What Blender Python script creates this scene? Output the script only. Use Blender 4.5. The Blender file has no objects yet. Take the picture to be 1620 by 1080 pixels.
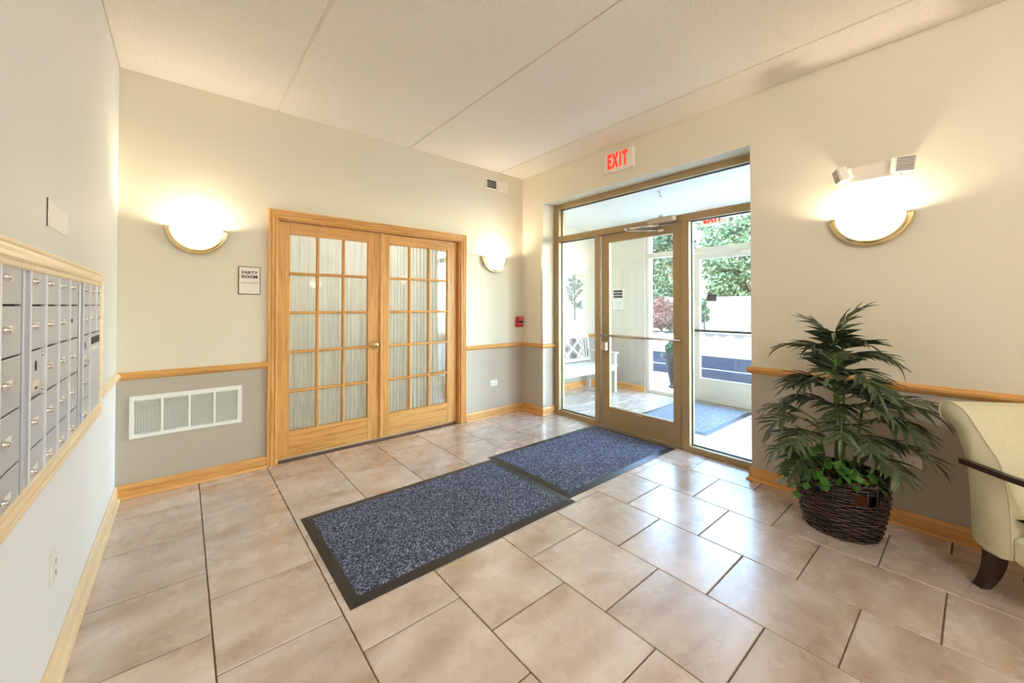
import bpy, bmesh, math, random
from mathutils import Vector, Matrix
random.seed(7)
PI = math.pi
scene = bpy.context.scene
COL = scene.collection

# ------------------------------------------------------------------ camera
cam_d = bpy.data.cameras.new('camera'); cam = bpy.data.objects.new('camera', cam_d); COL.objects.link(cam)
FPX, CXP, CYP, CAMH = 609.8, 762.35, 477.2, 1.341
TH, PIT, ROL = .6595, .0107, .0013
_d = Vector((math.sin(TH)*math.cos(PIT), math.cos(TH)*math.cos(PIT), math.sin(PIT)))
_r = Vector((math.cos(TH), -math.sin(TH), 0)); _u = _r.cross(_d)
_r2 = math.cos(ROL)*_r + math.sin(ROL)*_u; _u2 = -math.sin(ROL)*_r + math.cos(ROL)*_u
cam.matrix_world = Matrix(((_r2.x, _u2.x, -_d.x, 0), (_r2.y, _u2.y, -_d.y, 0), (_r2.z, _u2.z, -_d.z, CAMH), (0, 0, 0, 1)))
cam_d.sensor_width = 36; cam_d.lens = FPX/1620*36
cam_d.shift_x = (810-CXP)/1620; cam_d.shift_y = -(540-CYP)/1620
cam_d.clip_start = .02; cam_d.clip_end = 300
scene.camera = cam

# ------------------------------------------------------------------ world, sun, exposure
vs = scene.view_settings
vs.view_transform = 'Standard'; vs.look = 'None'; vs.gamma = 1; vs.use_curve_mapping = False
vs.exposure = 0.86
scene.cycles.use_denoising = True
scene.cycles.max_bounces = 14; scene.cycles.diffuse_bounces = 8; scene.cycles.transparent_max_bounces = 24
scene.cycles.caustics_reflective = False; scene.cycles.caustics_refractive = False
scene.cycles.sample_clamp_indirect = 6
world = bpy.data.worlds.new('sky'); scene.world = world; world.use_nodes = True
wn = world.node_tree; wn.nodes.clear()
sky = wn.nodes.new('ShaderNodeTexSky'); sky.sky_type = 'NISHITA'; sky.sun_disc = False
sky.sun_elevation = math.radians(48); sky.sun_rotation = math.radians(-80); sky.air_density = 1.3; sky.dust_density = .2; sky.ozone_density = 2.0
SKY_STRENGTH = 3.4
bg = wn.nodes.new('ShaderNodeBackground'); bg.inputs['Strength'].default_value = SKY_STRENGTH
wo = wn.nodes.new('ShaderNodeOutputWorld')
wn.links.new(sky.outputs[0], bg.inputs[0]); wn.links.new(bg.outputs[0], wo.inputs[0])
sun_d = bpy.data.lights.new('sun', 'SUN'); sun_d.energy = 16; sun_d.angle = .009; sun_d.color = (1, .95, .86)
sun = bpy.data.objects.new('sun', sun_d); COL.objects.link(sun)
sun.rotation_euler = Vector((.62, .22, -.75)).to_track_quat('-Z', 'Y').to_euler()
sun.location = (-8, 0, 14)
# importance portals for the sky at the outer glazing (emit nothing themselves)
pt_d = bpy.data.lights.new('sky_portal', 'AREA'); pt_d.shape = 'RECTANGLE'; pt_d.size = 2.2; pt_d.size_y = 2.6
pt_d.cycles.is_portal = True
pt = bpy.data.objects.new('sky_portal', pt_d); COL.objects.link(pt)
pt.location = (5.95, 2.1, 1.3); pt.rotation_euler = (PI/2, 0, PI/2)
pt2_d = pt_d.copy(); pt2_d.size = 1.7
pt2 = bpy.data.objects.new('sky_portal', pt2_d); COL.objects.link(pt2); pt2.location = (4.76, .55, 1.3); pt2.rotation_euler = (PI/2, 0, 0)

# ------------------------------------------------------------------ helpers
def lin(r, g, b):
    f = lambda c: (c/255/12.92) if c/255 <= .04045 else ((c/255+.055)/1.055)**2.4
    return (f(r), f(g), f(b), 1)

class N:
    """small node helper"""
    def __init__(s, name):
        s.m = bpy.data.materials.new(name); s.m.use_nodes = True
        s.t = s.m.node_tree; s.t.nodes.clear()
        s.out = s.t.nodes.new('ShaderNodeOutputMaterial')
    def n(s, typ, **kw):
        x = s.t.nodes.new('ShaderNode'+typ)
        for k, v in kw.items():
            if k.startswith('_'): setattr(x, k[1:], v)
            else: x.inputs[k.replace('__', ' ')].default_value = v
        return x
    def l(s, a, b): s.t.links.new(a, b)
    def bsdf(s, color=(.5, .5, .5, 1), rough=.5, **kw):
        b = s.n('BsdfPrincipled'); b.inputs['Base Color'].default_value = color; b.inputs['Roughness'].default_value = rough
        for k, v in kw.items(): b.inputs[k.replace('__', ' ')].default_value = v
        s.l(b.outputs[0], s.out.inputs[0]); s.b = b; return b
    def bump(s, height, strength=.2, dist=.002):
        p = s.n('Bump', Strength=strength, Distance=dist); s.l(height, p.inputs['Height']); s.l(p.outputs[0], s.b.inputs['Normal']); return p
    def ramp(s, fac, stops):
        r = s.n('ValToRGB'); e = r.color_ramp.elements
        while len(e) < len(stops): e.new(.5)
        for i, (p, c) in enumerate(stops): e[i].position = p; e[i].color = c
        s.l(fac, r.inputs[0]); return r
    def coords(s, scale=(1, 1, 1), kind='Object', rnd=False):
        tc = s.n('TexCoord'); mp = s.n('Mapping', Scale=scale); s.l(tc.outputs[kind], mp.inputs[0])
        if rnd:
            oi = s.n('ObjectInfo'); cmb = s.n('CombineXYZ')
            mu = s.n('Math', _operation='MULTIPLY'); mu.inputs[1].default_value = 37.0; s.l(oi.outputs['Random'], mu.inputs[0])
            for k in range(3): s.l(mu.outputs[0], cmb.inputs[k])
            s.l(cmb.outputs[0], mp.inputs['Location']); s.oi = oi
        return mp.outputs[0]

def plain(name, color, rough=.5, bump=0, bscale=60, **kw):
    q = N(name); q.bsdf(color, rough, **kw)
    v = q.coords()
    nz = q.n('TexNoise', Scale=bscale, Detail=3); q.l(v, nz.inputs['Vector'])
    if bump: q.bump(nz.outputs['Fac'], bump, .002)
    hs = q.n('HueSaturation', Color=color); mr = q.n('MapRange'); mr.inputs['To Min'].default_value = .96; mr.inputs['To Max'].default_value = 1.04
    q.l(nz.outputs['Fac'], mr.inputs[0]); q.l(mr.outputs[0], hs.inputs['Value']); q.l(hs.outputs[0], q.b.inputs['Base Color'])
    return q.m

def emit(name, color, strength):
    q = N(name); e = q.n('Emission', Color=color, Strength=strength); q.l(e.outputs[0], q.out.inputs[0]); return q.m

RAILZ = .848
def wall_paint(name, upper, lower):
    q = N(name); q.bsdf(upper, .55)
    g = q.n('NewGeometry'); sp = q.n('SeparateXYZ'); q.l(g.outputs['Position'], sp.inputs[0])
    gt = q.n('Math', _operation='GREATER_THAN'); gt.inputs[1].default_value = RAILZ; q.l(sp.outputs['Z'], gt.inputs[0])
    mx = q.n('Mix', _data_type='RGBA'); mx.inputs[6].default_value = lower; mx.inputs[7].default_value = upper
    q.l(gt.outputs[0], mx.inputs[0]); q.l(mx.outputs[2], q.b.inputs['Base Color'])
    nz = q.n('TexNoise', Scale=180, Detail=2); q.l(g.outputs['Position'], nz.inputs['Vector']); q.bump(nz.outputs['Fac'], .12, .001)
    return q.m

def oak(name, axis, c1=lin(222, 168, 98), c2=lin(188, 128, 62), rough=.38, mul=.35):
    q = N(name); q.bsdf(c1, rough)
    sc = {'x': (1.2, 26, 26), 'y': (26, 1.2, 26), 'z': (26, 26, 1.2)}[axis]
    v = q.coords(sc, rnd=True)
    nz = q.n('TexNoise', Scale=1.6, Detail=6, Roughness=.65, Distortion=.6); q.l(v, nz.inputs['Vector'])
    nz2 = q.n('TexNoise', Scale=7, Detail=3); q.l(v, nz2.inputs['Vector'])
    r = q.ramp(nz.outputs['Fac'], [(.3, c2), (.52, c1), (.75, tuple(min(1, c*1.08) for c in c1[:3])+(1,))])
    mx = q.n('Mix', _data_type='RGBA', _blend_type='MULTIPLY'); mx.inputs[0].default_value = mul
    r2 = q.ramp(nz2.outputs['Fac'], [(.35, (.62, .5, .36, 1)), (.5, (1, 1, 1, 1))])
    q.l(r.outputs[0], mx.inputs[6]); q.l(r2.outputs[0], mx.inputs[7]); q.l(mx.outputs[2], q.b.inputs['Base Color'])
    q.bump(nz2.outputs['Fac'], .08, .001)
    return q.m

def glass(name, tint=(1, 1, 1, 1), f0=1.45):
    q = N(name)
    tr = q.n('BsdfTransparent', Color=tint); gl = q.n('BsdfGlossy', Color=(1, 1, 1, 1), Roughness=0.01)
    fr = q.n('Fresnel', IOR=f0); mx = q.n('MixShader')
    # a pane has two faces, each sees the ray: use geometry-independent, outward Fresnel
    g = q.n('NewGeometry'); ab = q.n('VectorMath', _operation='DOT_PRODUCT'); q.l(g.outputs['Normal'], ab.inputs[0]); q.l(g.outputs['Incoming'], ab.inputs[1])
    a = q.n('Math', _operation='ABSOLUTE'); q.l(ab.outputs['Value'], a.inputs[0])
    om = q.n('Math', _operation='SUBTRACT'); om.inputs[0].default_value = 1; q.l(a.outputs[0], om.inputs[1])
    pw = q.n('Math', _operation='POWER'); pw.inputs[1].default_value = 5; q.l(om.outputs[0], pw.inputs[0])
    sc = q.n('Math', _operation='MULTIPLY_ADD'); sc.inputs[1].default_value = .96; sc.inputs[2].default_value = .04; q.l(pw.outputs[0], sc.inputs[0])
    q.l(sc.outputs[0], mx.inputs[0]); q.l(tr.outputs[0], mx.inputs[1]); q.l(gl.outputs[0], mx.inputs[2]); q.l(mx.outputs[0], q.out.inputs[0])
    q.t.nodes.remove(fr)
    return q.m

def metal(name, color, rough=.25, metallic=1.0):
    return plain(name, color, rough, Metallic=metallic)

M = {}
M['paint'] = wall_paint('beige_wall_paint', lin(225, 217, 196), lin(185, 174, 159))
M['paint_left_daylit'] = wall_paint('daylit_wall_paint', lin(228, 228, 225), lin(243, 245, 250))  # entrance daylight painted into the colour, strongest below the rail
M['paint_vest'] = wall_paint('vestibule_wall_paint', lin(212, 208, 196), lin(180, 174, 166))
M['white'] = plain('white_paint', lin(236, 234, 228), .45)
M['vest_ceiling'] = plain('vestibule_ceiling_paint', lin(216, 215, 211), .7)
M['bench_white'] = plain('white_bench_paint', lin(206, 205, 202), .5)
M['offwhite'] = plain('offwhite_plastic', lin(236, 228, 214), .4)
M['cardwhite'] = plain('white_card', lin(244, 240, 236), .6)
M['sign'] = plain('sign_plate', lin(236, 226, 214), .45)
M['black'] = plain('black_plastic', lin(24, 22, 22), .45)
M['dark'] = plain('dark_void', lin(38, 34, 32), .8)
M['red'] = plain('red_paint', lin(190, 18, 30), .35)
M['brass'] = metal('polished_brass', lin(228, 206, 158), .14)
M['nickel'] = metal('brushed_nickel', lin(196, 190, 180), .3)
M['chrome'] = metal('chrome', lin(225, 225, 225), .12)
M['alu'] = plain('silver_mailbox_metal', lin(202, 205, 216), .34, Metallic=.2)
M['edge_highlight'] = plain('edge_highlight_metal', lin(238, 239, 244), .4)  # whitish tone that paints in the highlights on mailbox door edges
M['bronze'] = plain('champagne_anodized_frame', lin(170, 147, 108), .42, Metallic=.25)
M['outerframe_daylit'] = plain('daylit_outer_frame', lin(214, 208, 194), .45, Metallic=.1)  # frame metal paled, overexposing daylight painted into the colour
M['gasket'] = plain('black_gasket', lin(30, 32, 38), .6)
M['oak_x'] = oak('oak_grain_x', 'x'); M['oak_y'] = oak('oak_grain_y', 'y'); M['oak_z'] = oak('oak_grain_z', 'z')
M['maple_y'] = oak('pale_maple_grain_y', 'y', lin(243, 224, 192), lin(234, 208, 168), .35, .06); M['maple_z'] = oak('pale_maple_grain_z', 'z', lin(243, 224, 192), lin(234, 208, 168), .35, .06)
M['glass'] = glass('clear_glass', (.97, .985, .98, 1))
M['espresso'] = plain('espresso_wood', lin(44, 24, 18), .3)
M['grout'] = plain('grout', lin(112, 94, 80), .9, bump=.3, bscale=200)
M['terracotta'] = plain('terracotta', lin(176, 92, 48), .75)
M['soil'] = plain('soil', lin(48, 36, 28), .95, bump=.8, bscale=40)
M['bulb'] = emit('frosted_shade_light', (1, .90, .72, 1), 3.2)
M['bulb_dim'] = emit('dim_frosted_shade', (1, .92, .78, 1), 1.5)
M['exitred'] = emit('exit_letter_light', lin(255, 62, 40), 1.0)

def tile_mat():
    q = N('ceramic_floor_tile'); q.bsdf(lin(205, 180, 155), .22, Coat__Weight=.9, Coat__Roughness=.25, Coat__IOR=1.75)
    v = q.coords((1, 1, 1), rnd=True)
    mp2 = q.n('Mapping', Scale=(1.3, 3.2, 1)); q.l(v, mp2.inputs[0])
    n1 = q.n('TexNoise', Scale=2.2, Detail=1.5, Roughness=.45, Distortion=.0); q.l(mp2.outputs[0], n1.inputs['Vector'])
    n2 = q.n('TexNoise', Scale=9, Detail=5, Roughness=.55); q.l(v, n2.inputs['Vector'])
    r = q.ramp(n1.outputs['Fac'], [(.25, lin(184, 162, 144)), (.5, lin(207, 191, 179)), (.72, lin(222, 210, 202))])
    r2 = q.ramp(n2.outputs['Fac'], [(.2, (.82, .76, .7, 1)), (.8, (1, 1, 1, 1))])
    mx = q.n('Mix', _data_type='RGBA', _blend_type='MULTIPLY'); mx.inputs[0].default_value = .22
    q.l(r.outputs[0], mx.inputs[6]); q.l(r2.outputs[0], mx.inputs[7])
    hs = q.n('HueSaturation'); mr = q.n('MapRange'); mr.inputs['To Min'].default_value = .9; mr.inputs['To Max'].default_value = 1.06
    q.l(q.oi.outputs['Random'], mr.inputs[0]); q.l(mr.outputs[0], hs.inputs['Value']); q.l(mx.outputs[2], hs.inputs['Color'])
    q.l(hs.outputs[0], q.b.inputs['Base Color'])
    rr = q.n('MapRange'); rr.inputs['To Min'].default_value = .2; rr.inputs['To Max'].default_value = .34; q.l(n2.outputs['Fac'], rr.inputs[0]); q.l(rr.outputs[0], q.b.inputs['Roughness'])
    q.bump(n2.outputs['Fac'], .03, .002)
    return q.m
M['tile'] = tile_mat()

def ceil_mat():
    q = N('textured_ceiling'); q.bsdf(lin(236, 222, 200), .9)
    v = q.coords()
    n1 = q.n('TexNoise', Scale=110, Detail=4, Roughness=.7); q.l(v, n1.inputs['Vector']); q.bump(n1.outputs['Fac'], .7, .006)
    r = q.ramp(n1.outputs['Fac'], [(.35, lin(228, 219, 206)), (.6, lin(243, 237, 226))]); q.l(r.outputs[0], q.b.inputs['Base Color'])
    return q.m
M['ceiling'] = ceil_mat()

def carpet_mat(nm, stops):
    q = N(nm); q.bsdf(lin(70, 76, 96), .95)
    v = q.coords()
    n1 = q.n('TexNoise', Scale=170, Detail=2, Roughness=.8); q.l(v, n1.inputs['Vector'])
    n2 = q.n('TexVoronoi', Scale=190); q.l(v, n2.inputs['Vector'])
    sp = q.n('SeparateColor'); q.l(n2.outputs['Color'], sp.inputs[0])
    r = q.ramp(sp.outputs[0], stops)
    q.l(r.outputs[0], q.b.inputs['Base Color']); q.bump(n1.outputs['Fac'], .9, .006)
    return q.m
M['carpet'] = carpet_mat('speckled_mat_carpet', [(.0, lin(26, 31, 48)), (.42, lin(56, 66, 94)), (.72, lin(92, 104, 136)), (.92, lin(172, 180, 202))])
M['carpet_hazed'] = carpet_mat('hazed_mat_carpet', [(.0, lin(84, 90, 102)), (.42, lin(112, 118, 130)), (.72, lin(134, 140, 150)), (.92, lin(186, 190, 198))])  # mat carpet paled, haze of the glass painted into the colour
M['rubber'] = plain('black_rubber_edge', lin(46, 44, 44), .38)

def fabric_mat():
    q = N('pale_green_beige_fabric'); q.bsdf(lin(216, 210, 178), .9)
    v = q.coords(); wv = q.n('TexWave', Scale=300); q.l(v, wv.inputs['Vector']); n1 = q.n('TexNoise', Scale=240); q.l(v, n1.inputs['Vector'])
    r = q.ramp(n1.outputs['Fac'], [(.3, lin(203, 197, 164)), (.65, lin(222, 217, 188))]); q.l(r.outputs[0], q.b.inputs['Base Color']); q.bump(n1.outputs['Fac'], .3, .002)
    return q.m
M['fabric'] = fabric_mat()

def sheer_mat():
    q = N('sheer_curtain_fabric'); v = q.coords((60, 60, 2))
    n1 = q.n('TexNoise', Scale=1.5, Detail=3); q.l(v, n1.inputs['Vector'])
    r = q.ramp(n1.outputs['Fac'], [(.3, lin(216, 220, 216)), (.7, lin(246, 246, 240))])
    d = q.n('BsdfDiffuse'); t = q.n('BsdfTranslucent'); mx = q.n('MixShader', Fac=.3)
    q.l(r.outputs[0], d.inputs[0]); q.l(r.outputs[0], t.inputs[0]); q.l(d.outputs[0], mx.inputs[1]); q.l(t.outputs[0], mx.inputs[2]); q.l(mx.outputs[0], q.out.inputs[0])
    return q.m
M['sheer'] = sheer_mat()

def leaf_mat(name, ca, cb, rough=.35, trans=.25):
    q = N(name); q.bsdf(ca, rough)
    v = q.coords((1, 1, 1), rnd=True); n1 = q.n('TexNoise', Scale=9, Detail=3); q.l(v, n1.inputs['Vector'])
    r = q.ramp(n1.outputs['Fac'], [(.3, ca), (.7, cb)])
    hs = q.n('HueSaturation'); mr = q.n('MapRange'); mr.inputs['To Min'].default_value = .7; mr.inputs['To Max'].default_value = 1.35
    q.l(q.oi.outputs['Random'], mr.inputs[0]); q.l(mr.outputs[0], hs.inputs['Value']); q.l(r.outputs[0], hs.inputs['Color']); q.l(hs.outputs[0], q.b.inputs['Base Color'])
    t = q.n('BsdfTranslucent'); q.l(hs.outputs[0], t.inputs[0]); mx = q.n('MixShader', Fac=trans)
    q.l(q.b.outputs[0], mx.inputs[1]); q.l(t.outputs[0], mx.inputs[2]); q.l(mx.outputs[0], q.out.inputs[0])
    return q.m
M['palm'] = leaf_mat('palm_leaf', lin(52, 70, 42), lin(92, 102, 76), .4, .1)
M['stem'] = leaf_mat('green_stem', lin(78, 112, 46), lin(110, 140, 64), .45, 0)
M['ivy'] = leaf_mat('ivy_leaf', lin(48, 98, 40), lin(92, 140, 62), .35, .15)
M['wicker'] = leaf_mat('dark_wicker', lin(36, 25, 21), lin(72, 54, 45), .26, 0)
M['tree_leaf'] = leaf_mat('tree_foliage', lin(58, 84, 52), lin(120, 146, 108), .6, .3)
M['tree_dark'] = leaf_mat('dark_tree_foliage', lin(34, 56, 36), lin(76, 100, 72), .6, .3)
M['red_leaf'] = leaf_mat('red_shrub_foliage', lin(62, 28, 28), lin(104, 60, 54), .6, .25)
M['box_leaf'] = leaf_mat('boxwood_foliage', lin(38, 84, 44), lin(66, 116, 62), .55, .1)
M['bark'] = plain('bark', lin(92, 76, 62), .9, bump=.8, bscale=18)
M['fence'] = plain('weathered_fence_board', lin(134, 126, 116), .85, bump=.3, bscale=25)
M['concrete'] = plain('pale_concrete', lin(206, 202, 194), .9, bump=.25, bscale=50)
M['asphalt'] = plain('asphalt', lin(24, 28, 38), .95, bump=.6, bscale=120, Specular__IOR__Level=.03)
M['gravel'] = plain('pale_gravel', lin(214, 206, 190), .95, bump=.8, bscale=70)
M['mulch'] = plain('dark_mulch', lin(30, 25, 22), .95, bump=.9, bscale=30)
M['rock'] = plain('landscape_rock', lin(150, 142, 132), .9, bump=.6, bscale=12)
M['urn'] = plain('black_planter_resin', lin(13, 14, 19), .65, Specular__IOR__Level=.15)
M['brick'] = plain('exterior_wall', lin(182, 150, 128), .9, bump=.4, bscale=40)
M['wire'] = plain('patinated_metal', lin(122, 130, 132), .5, Metallic=.3)
M['print'] = plain('dark_print', lin(44, 38, 40), .6)
M['grayprint'] = plain('grey_print', lin(168, 164, 162), .6)
M['slot'] = plain('black_slot', lin(16, 12, 16), .5)

class MB:
    """collects verts and faces"""
    def __init__(s): s.v = []; s.f = []; s.sm = []
    def add(s, vs, fs, smooth=False, mat=None):
        o = len(s.v)
        s.v += [tuple((mat @ Vector(p)) if mat is not None else p) for p in vs]
        s.f += [tuple(i+o for i in f) for f in fs]; s.sm += [smooth]*len(fs); return s
    def box(s, x0, x1, y0, y1, z0, z1, b=0, mat=None):
        if x0 > x1: x0, x1 = x1, x0
        if y0 > y1: y0, y1 = y1, y0
        if z0 > z1: z0, z1 = z1, z0
        b = min(b, (x1-x0)*.45, (y1-y0)*.45, (z1-z0)*.45)
        if b <= 0:
            vs = [(x, y, z) for z in (z0, z1) for y in (y0, y1) for x in (x0, x1)]
            return s.add(vs, [(0, 2, 3, 1), (4, 5, 7, 6), (0, 1, 5, 4), (2, 6, 7, 3), (0, 4, 6, 2), (1, 3, 7, 5)], False, mat)
        # chamfered box: 24 verts
        bm = bmesh.new(); bmesh.ops.create_cube(bm, size=1)
        for v in bm.verts: v.co = Vector(((x0+x1)/2+v.co.x*(x1-x0), (y0+y1)/2+v.co.y*(y1-y0), (z0+z1)/2+v.co.z*(z1-z0)))
        bmesh.ops.bevel(bm, geom=bm.edges[:], offset=b, segments=1, affect='EDGES', clamp_overlap=True)
        bm.verts.index_update()
        s.add([tuple(v.co) for v in bm.verts], [tuple(v.index for v in f.verts) for f in bm.faces], False, mat); bm.free(); return s
    def tube(s, pts, r, n=8, caps=True, smooth=True):
        pts = [Vector(p) for p in pts]; rs = r if isinstance(r, (list, tuple)) else [r]*len(pts)
        o = len(s.v); prev = None
        for i, p in enumerate(pts):
            t = (pts[min(i+1, len(pts)-1)]-pts[max(i-1, 0)]).normalized()
            if prev is None:
                a = Vector((0, 0, 1)) if abs(t.z) < .9 else Vector((1, 0, 0)); u = t.cross(a).normalized()
            else: u = (prev-t*prev.dot(t)).normalized()
            prev = u; w = t.cross(u)
            for k in range(n):
                a = 2*PI*k/n; s.v.append(tuple(p+(u*math.cos(a)+w*math.sin(a))*rs[i]))
        for i in range(len(pts)-1):
            for k in range(n):
                k2 = (k+1) % n
                s.f.append((o+i*n+k, o+i*n+k2, o+(i+1)*n+k2, o+(i+1)*n+k)); s.sm.append(smooth)
        if caps:
            s.f.append(tuple(o+k for k in reversed(range(n)))); s.sm.append(False)
            s.f.append(tuple(o+(len(pts)-1)*n+k for k in range(n))); s.sm.append(False)
        return s
    def lathe(s, prof, n=24, a0=0, a1=2*PI, center=(0, 0, 0), sx=1, sy=1, smooth=True):
        full = abs(a1-a0-2*PI) < 1e-6; m = n if full else n+1; o = len(s.v)
        for (r, z) in prof:
            for k in range(m):
                a = a0+(a1-a0)*k/n
                s.v.append((center[0]+r*math.cos(a)*sx, center[1]+r*math.sin(a)*sy, center[2]+z))
        for i in range(len(prof)-1):
            for k in range(n):
                k2 = (k+1) % m
                s.f.append((o+i*m+k, o+i*m+k2, o+(i+1)*m+k2, o+(i+1)*m+k)); s.sm.append(smooth)
        return s
    def prism(s, poly, axis, a, b, smooth=False):
        """poly: 2D points; axis 'x': poly=(y,z); 'y': (x,z); 'z': (x,y)"""
        def P(p, t): return {'x': (t, p[0], p[1]), 'y': (p[0], t, p[1]), 'z': (p[0], p[1], t)}[axis]
        n = len(poly); o = len(s.v)
        s.v += [P(p, a) for p in poly]+[P(p, b) for p in poly]
        s.f.append(tuple(o+i for i in range(n))); s.f.append(tuple(o+n+i for i in reversed(range(n)))); s.sm += [False, False]
        for i in range(n):
            j = (i+1) % n; s.f.append((o+i, o+j, o+n+j, o+n+i)); s.sm.append(smooth)
        return s
    def sweep(s, path, normal, prof, closed=False, smooth=False, only=None):
        """prof: (across, out): across along path-dir x normal, out along normal; mitred in the plane"""
        nv = Vector(normal).normalized(); P = [Vector(p) for p in path]; n = len(P); m = len(prof); o = len(s.v)
        for i in range(n):
            t0 = (P[i]-P[i-1]).normalized() if (i > 0 or closed) else None
            t1 = (P[(i+1) % n]-P[i]).normalized() if (i < n-1 or closed) else None
            if t0 is None: t0 = t1
            if t1 is None: t1 = t0
            s0 = t0.cross(nv); s1 = t1.cross(nv); mt = (s0+s1); mt = mt/(max(.2, mt.dot(s0))) if mt.length > 1e-6 else s0
            for (a, b) in prof: s.v.append(tuple(P[i]+mt*a+nv*b))
        for i in range(n if closed else n-1):
            if only is not None and i != only: continue
            j = (i+1) % n
            for k in range(m):
                k2 = (k+1) % m
                s.f.append((o+i*m+k, o+j*m+k, o+j*m+k2, o+i*m+k2)); s.sm.append(smooth)
        if not closed and only is None:
            s.f.append(tuple(o+k for k in range(m))); s.f.append(tuple(o+(n-1)*m+k for k in reversed(range(m)))); s.sm += [False]*2
        return s
    def mesh(s, name, fix=True):
        used = sorted({i for f in s.f for i in f})
        if len(used) < len(s.v):
            mp = {a: b for b, a in enumerate(used)}; s.v = [s.v[i] for i in used]; s.f = [tuple(mp[i] for i in f) for f in s.f]
        me = bpy.data.meshes.new(name); me.from_pydata(s.v, [], s.f)
        me.polygons.foreach_set('use_smooth', s.sm)
        if fix:
            bm = bmesh.new(); bm.from_mesh(me); bmesh.ops.recalc_face_normals(bm, faces=bm.faces[:]); bm.to_mesh(me); bm.free()
        me.update(); return me
    def build(s, name, mat, parent=None, fix=True, loc=None):
        me = s.mesh(name, fix); me.materials.append(mat if not isinstance(mat, str) else M[mat])
        return link(name, me, parent, loc)

def link(name, me, parent=None, loc=None):
    o = bpy.data.objects.new(name, me); COL.objects.link(o)
    if parent is not None: o.parent = parent
    if loc is not None: o.location = loc
    return o
def tag(o, label, cat=None, group=None, kind=None):
    o['label'] = label
    if cat: o['category'] = cat
    if group: o['group'] = group
    if kind: o['kind'] = kind
    return o
def thing(name, label, cat, loc=(0, 0, 0), rz=0, group=None, kind=None):
    e = bpy.data.objects.new(name, None); COL.objects.link(e); e.empty_display_size = .1
    e.location = loc; e.rotation_euler = (0, 0, rz)
    return tag(e, label, cat, group, kind)
def struct(o, label, cat): return tag(o, label, cat, None, 'structure')
def copy_tree(o, parent=None):
    c = o.copy(); COL.objects.link(c); c.parent = parent
    for ch in list(o.children): copy_tree(ch, c)
    return c
def text_mesh(body, size, extrude=.001, xs=1.0, align='CENTER', bold=0):
    cu = bpy.data.curves.new('txt', 'FONT'); cu.body = body; cu.size = size; cu.extrude = extrude; cu.align_x = align; cu.align_y = 'CENTER'; cu.resolution_u = 3; cu.offset = bold
    ob = bpy.data.objects.new('txt', cu); COL.objects.link(ob)
    dg = bpy.context.evaluated_depsgraph_get(); dg.update()
    me = bpy.data.meshes.new_from_object(ob.evaluated_get(dg))
    bpy.data.objects.remove(ob); bpy.data.curves.remove(cu)
    # stand the text up: text x -> x, text y -> z, facing -y
    for v in me.vertices: v.co = Vector((v.co.x*xs, -v.co.z, v.co.y))
    return me
def text(name, body, size, mat, parent, loc, xs=1.0, extrude=.001, align='CENTER', bold=0):
    me = text_mesh(body, size, extrude, xs, align, bold); me.materials.clear(); me.materials.append(M[mat]); return link(name, me, parent, loc)

# ------------------------------------------------------------------ dimensions (metres)
XL, XR, YB, YR, H = -.362, 3.499, 3.645, -2.7, 2.992       # lobby: left, right, back, rear walls, ceiling
XW2 = 3.83                                                  # vestibule face of the entrance wall
OY0, OY1, OZ = 1.09, 3.286, 2.602                           # entrance opening
VX, VXO, VY0, VY1, VH = 5.70, 5.90, .75, 4.10, 2.64         # vestibule: outer wall inner/outer face, right, left walls, ceiling
DX0, DX1, DZ = .632, 2.513, 2.088                           # french door opening
TOP = 3.25

# ------------------------------------------------------------------ floor and tiles
T = .4572; TX0, TY0 = .1052, 3.3032
def tiles(parent, xa, xb, ya, yb):
    full = None; g = .0029
    k0 = math.floor((xa-TX0)/T); k1 = math.ceil((xb-TX0)/T)
    for k in range(k0, k1):
        a, b = max(xa, TX0+k*T), min(xb, TX0+(k+1)*T)
        if b-a < .02: continue
        off = 0 if k % 2 else T/2
        j0 = math.floor((ya-(TY0-off))/T); j1 = math.ceil((yb-(TY0-off))/T)
        for j in range(j0, j1):
            c, d = max(ya, TY0-off+j*T), min(yb, TY0-off+(j+1)*T)
            if d-c < .02: continue
            w, l = (b-a)/2-g, (d-c)/2-g
            isfull = abs(b-a-T) < 1e-4 and abs(d-c-T) < 1e-4
            if isfull and full is not None: me = full
            else:
                me = MB().box(-w, w, -l, l, -.009, 0, .0022).mesh('tile'); me.materials.append(M['tile'])
                if isfull: full = me
            link('tile', me, parent, ((a+b)/2, (c+d)/2, random.uniform(-.0004, 0)))
fl = struct(MB().box(XL-.12, 3.829, YR-.12, YB+.1, -.12, -.006).build('floor', 'grout'), 'tan ceramic tile floor with dark grout in the lobby', 'floor')
tiles(fl, XL, 3.825, YR, YB)
fl2 = struct(MB().box(3.835, VXO, VY0-.1, VY1+.1, -.02, -.006).build('floor_vestibule', 'grout'), 'tile floor of the vestibule beyond the glass door', 'floor')
tiles(fl2, 3.838, VXO-.02, VY0, VY1)

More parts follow.
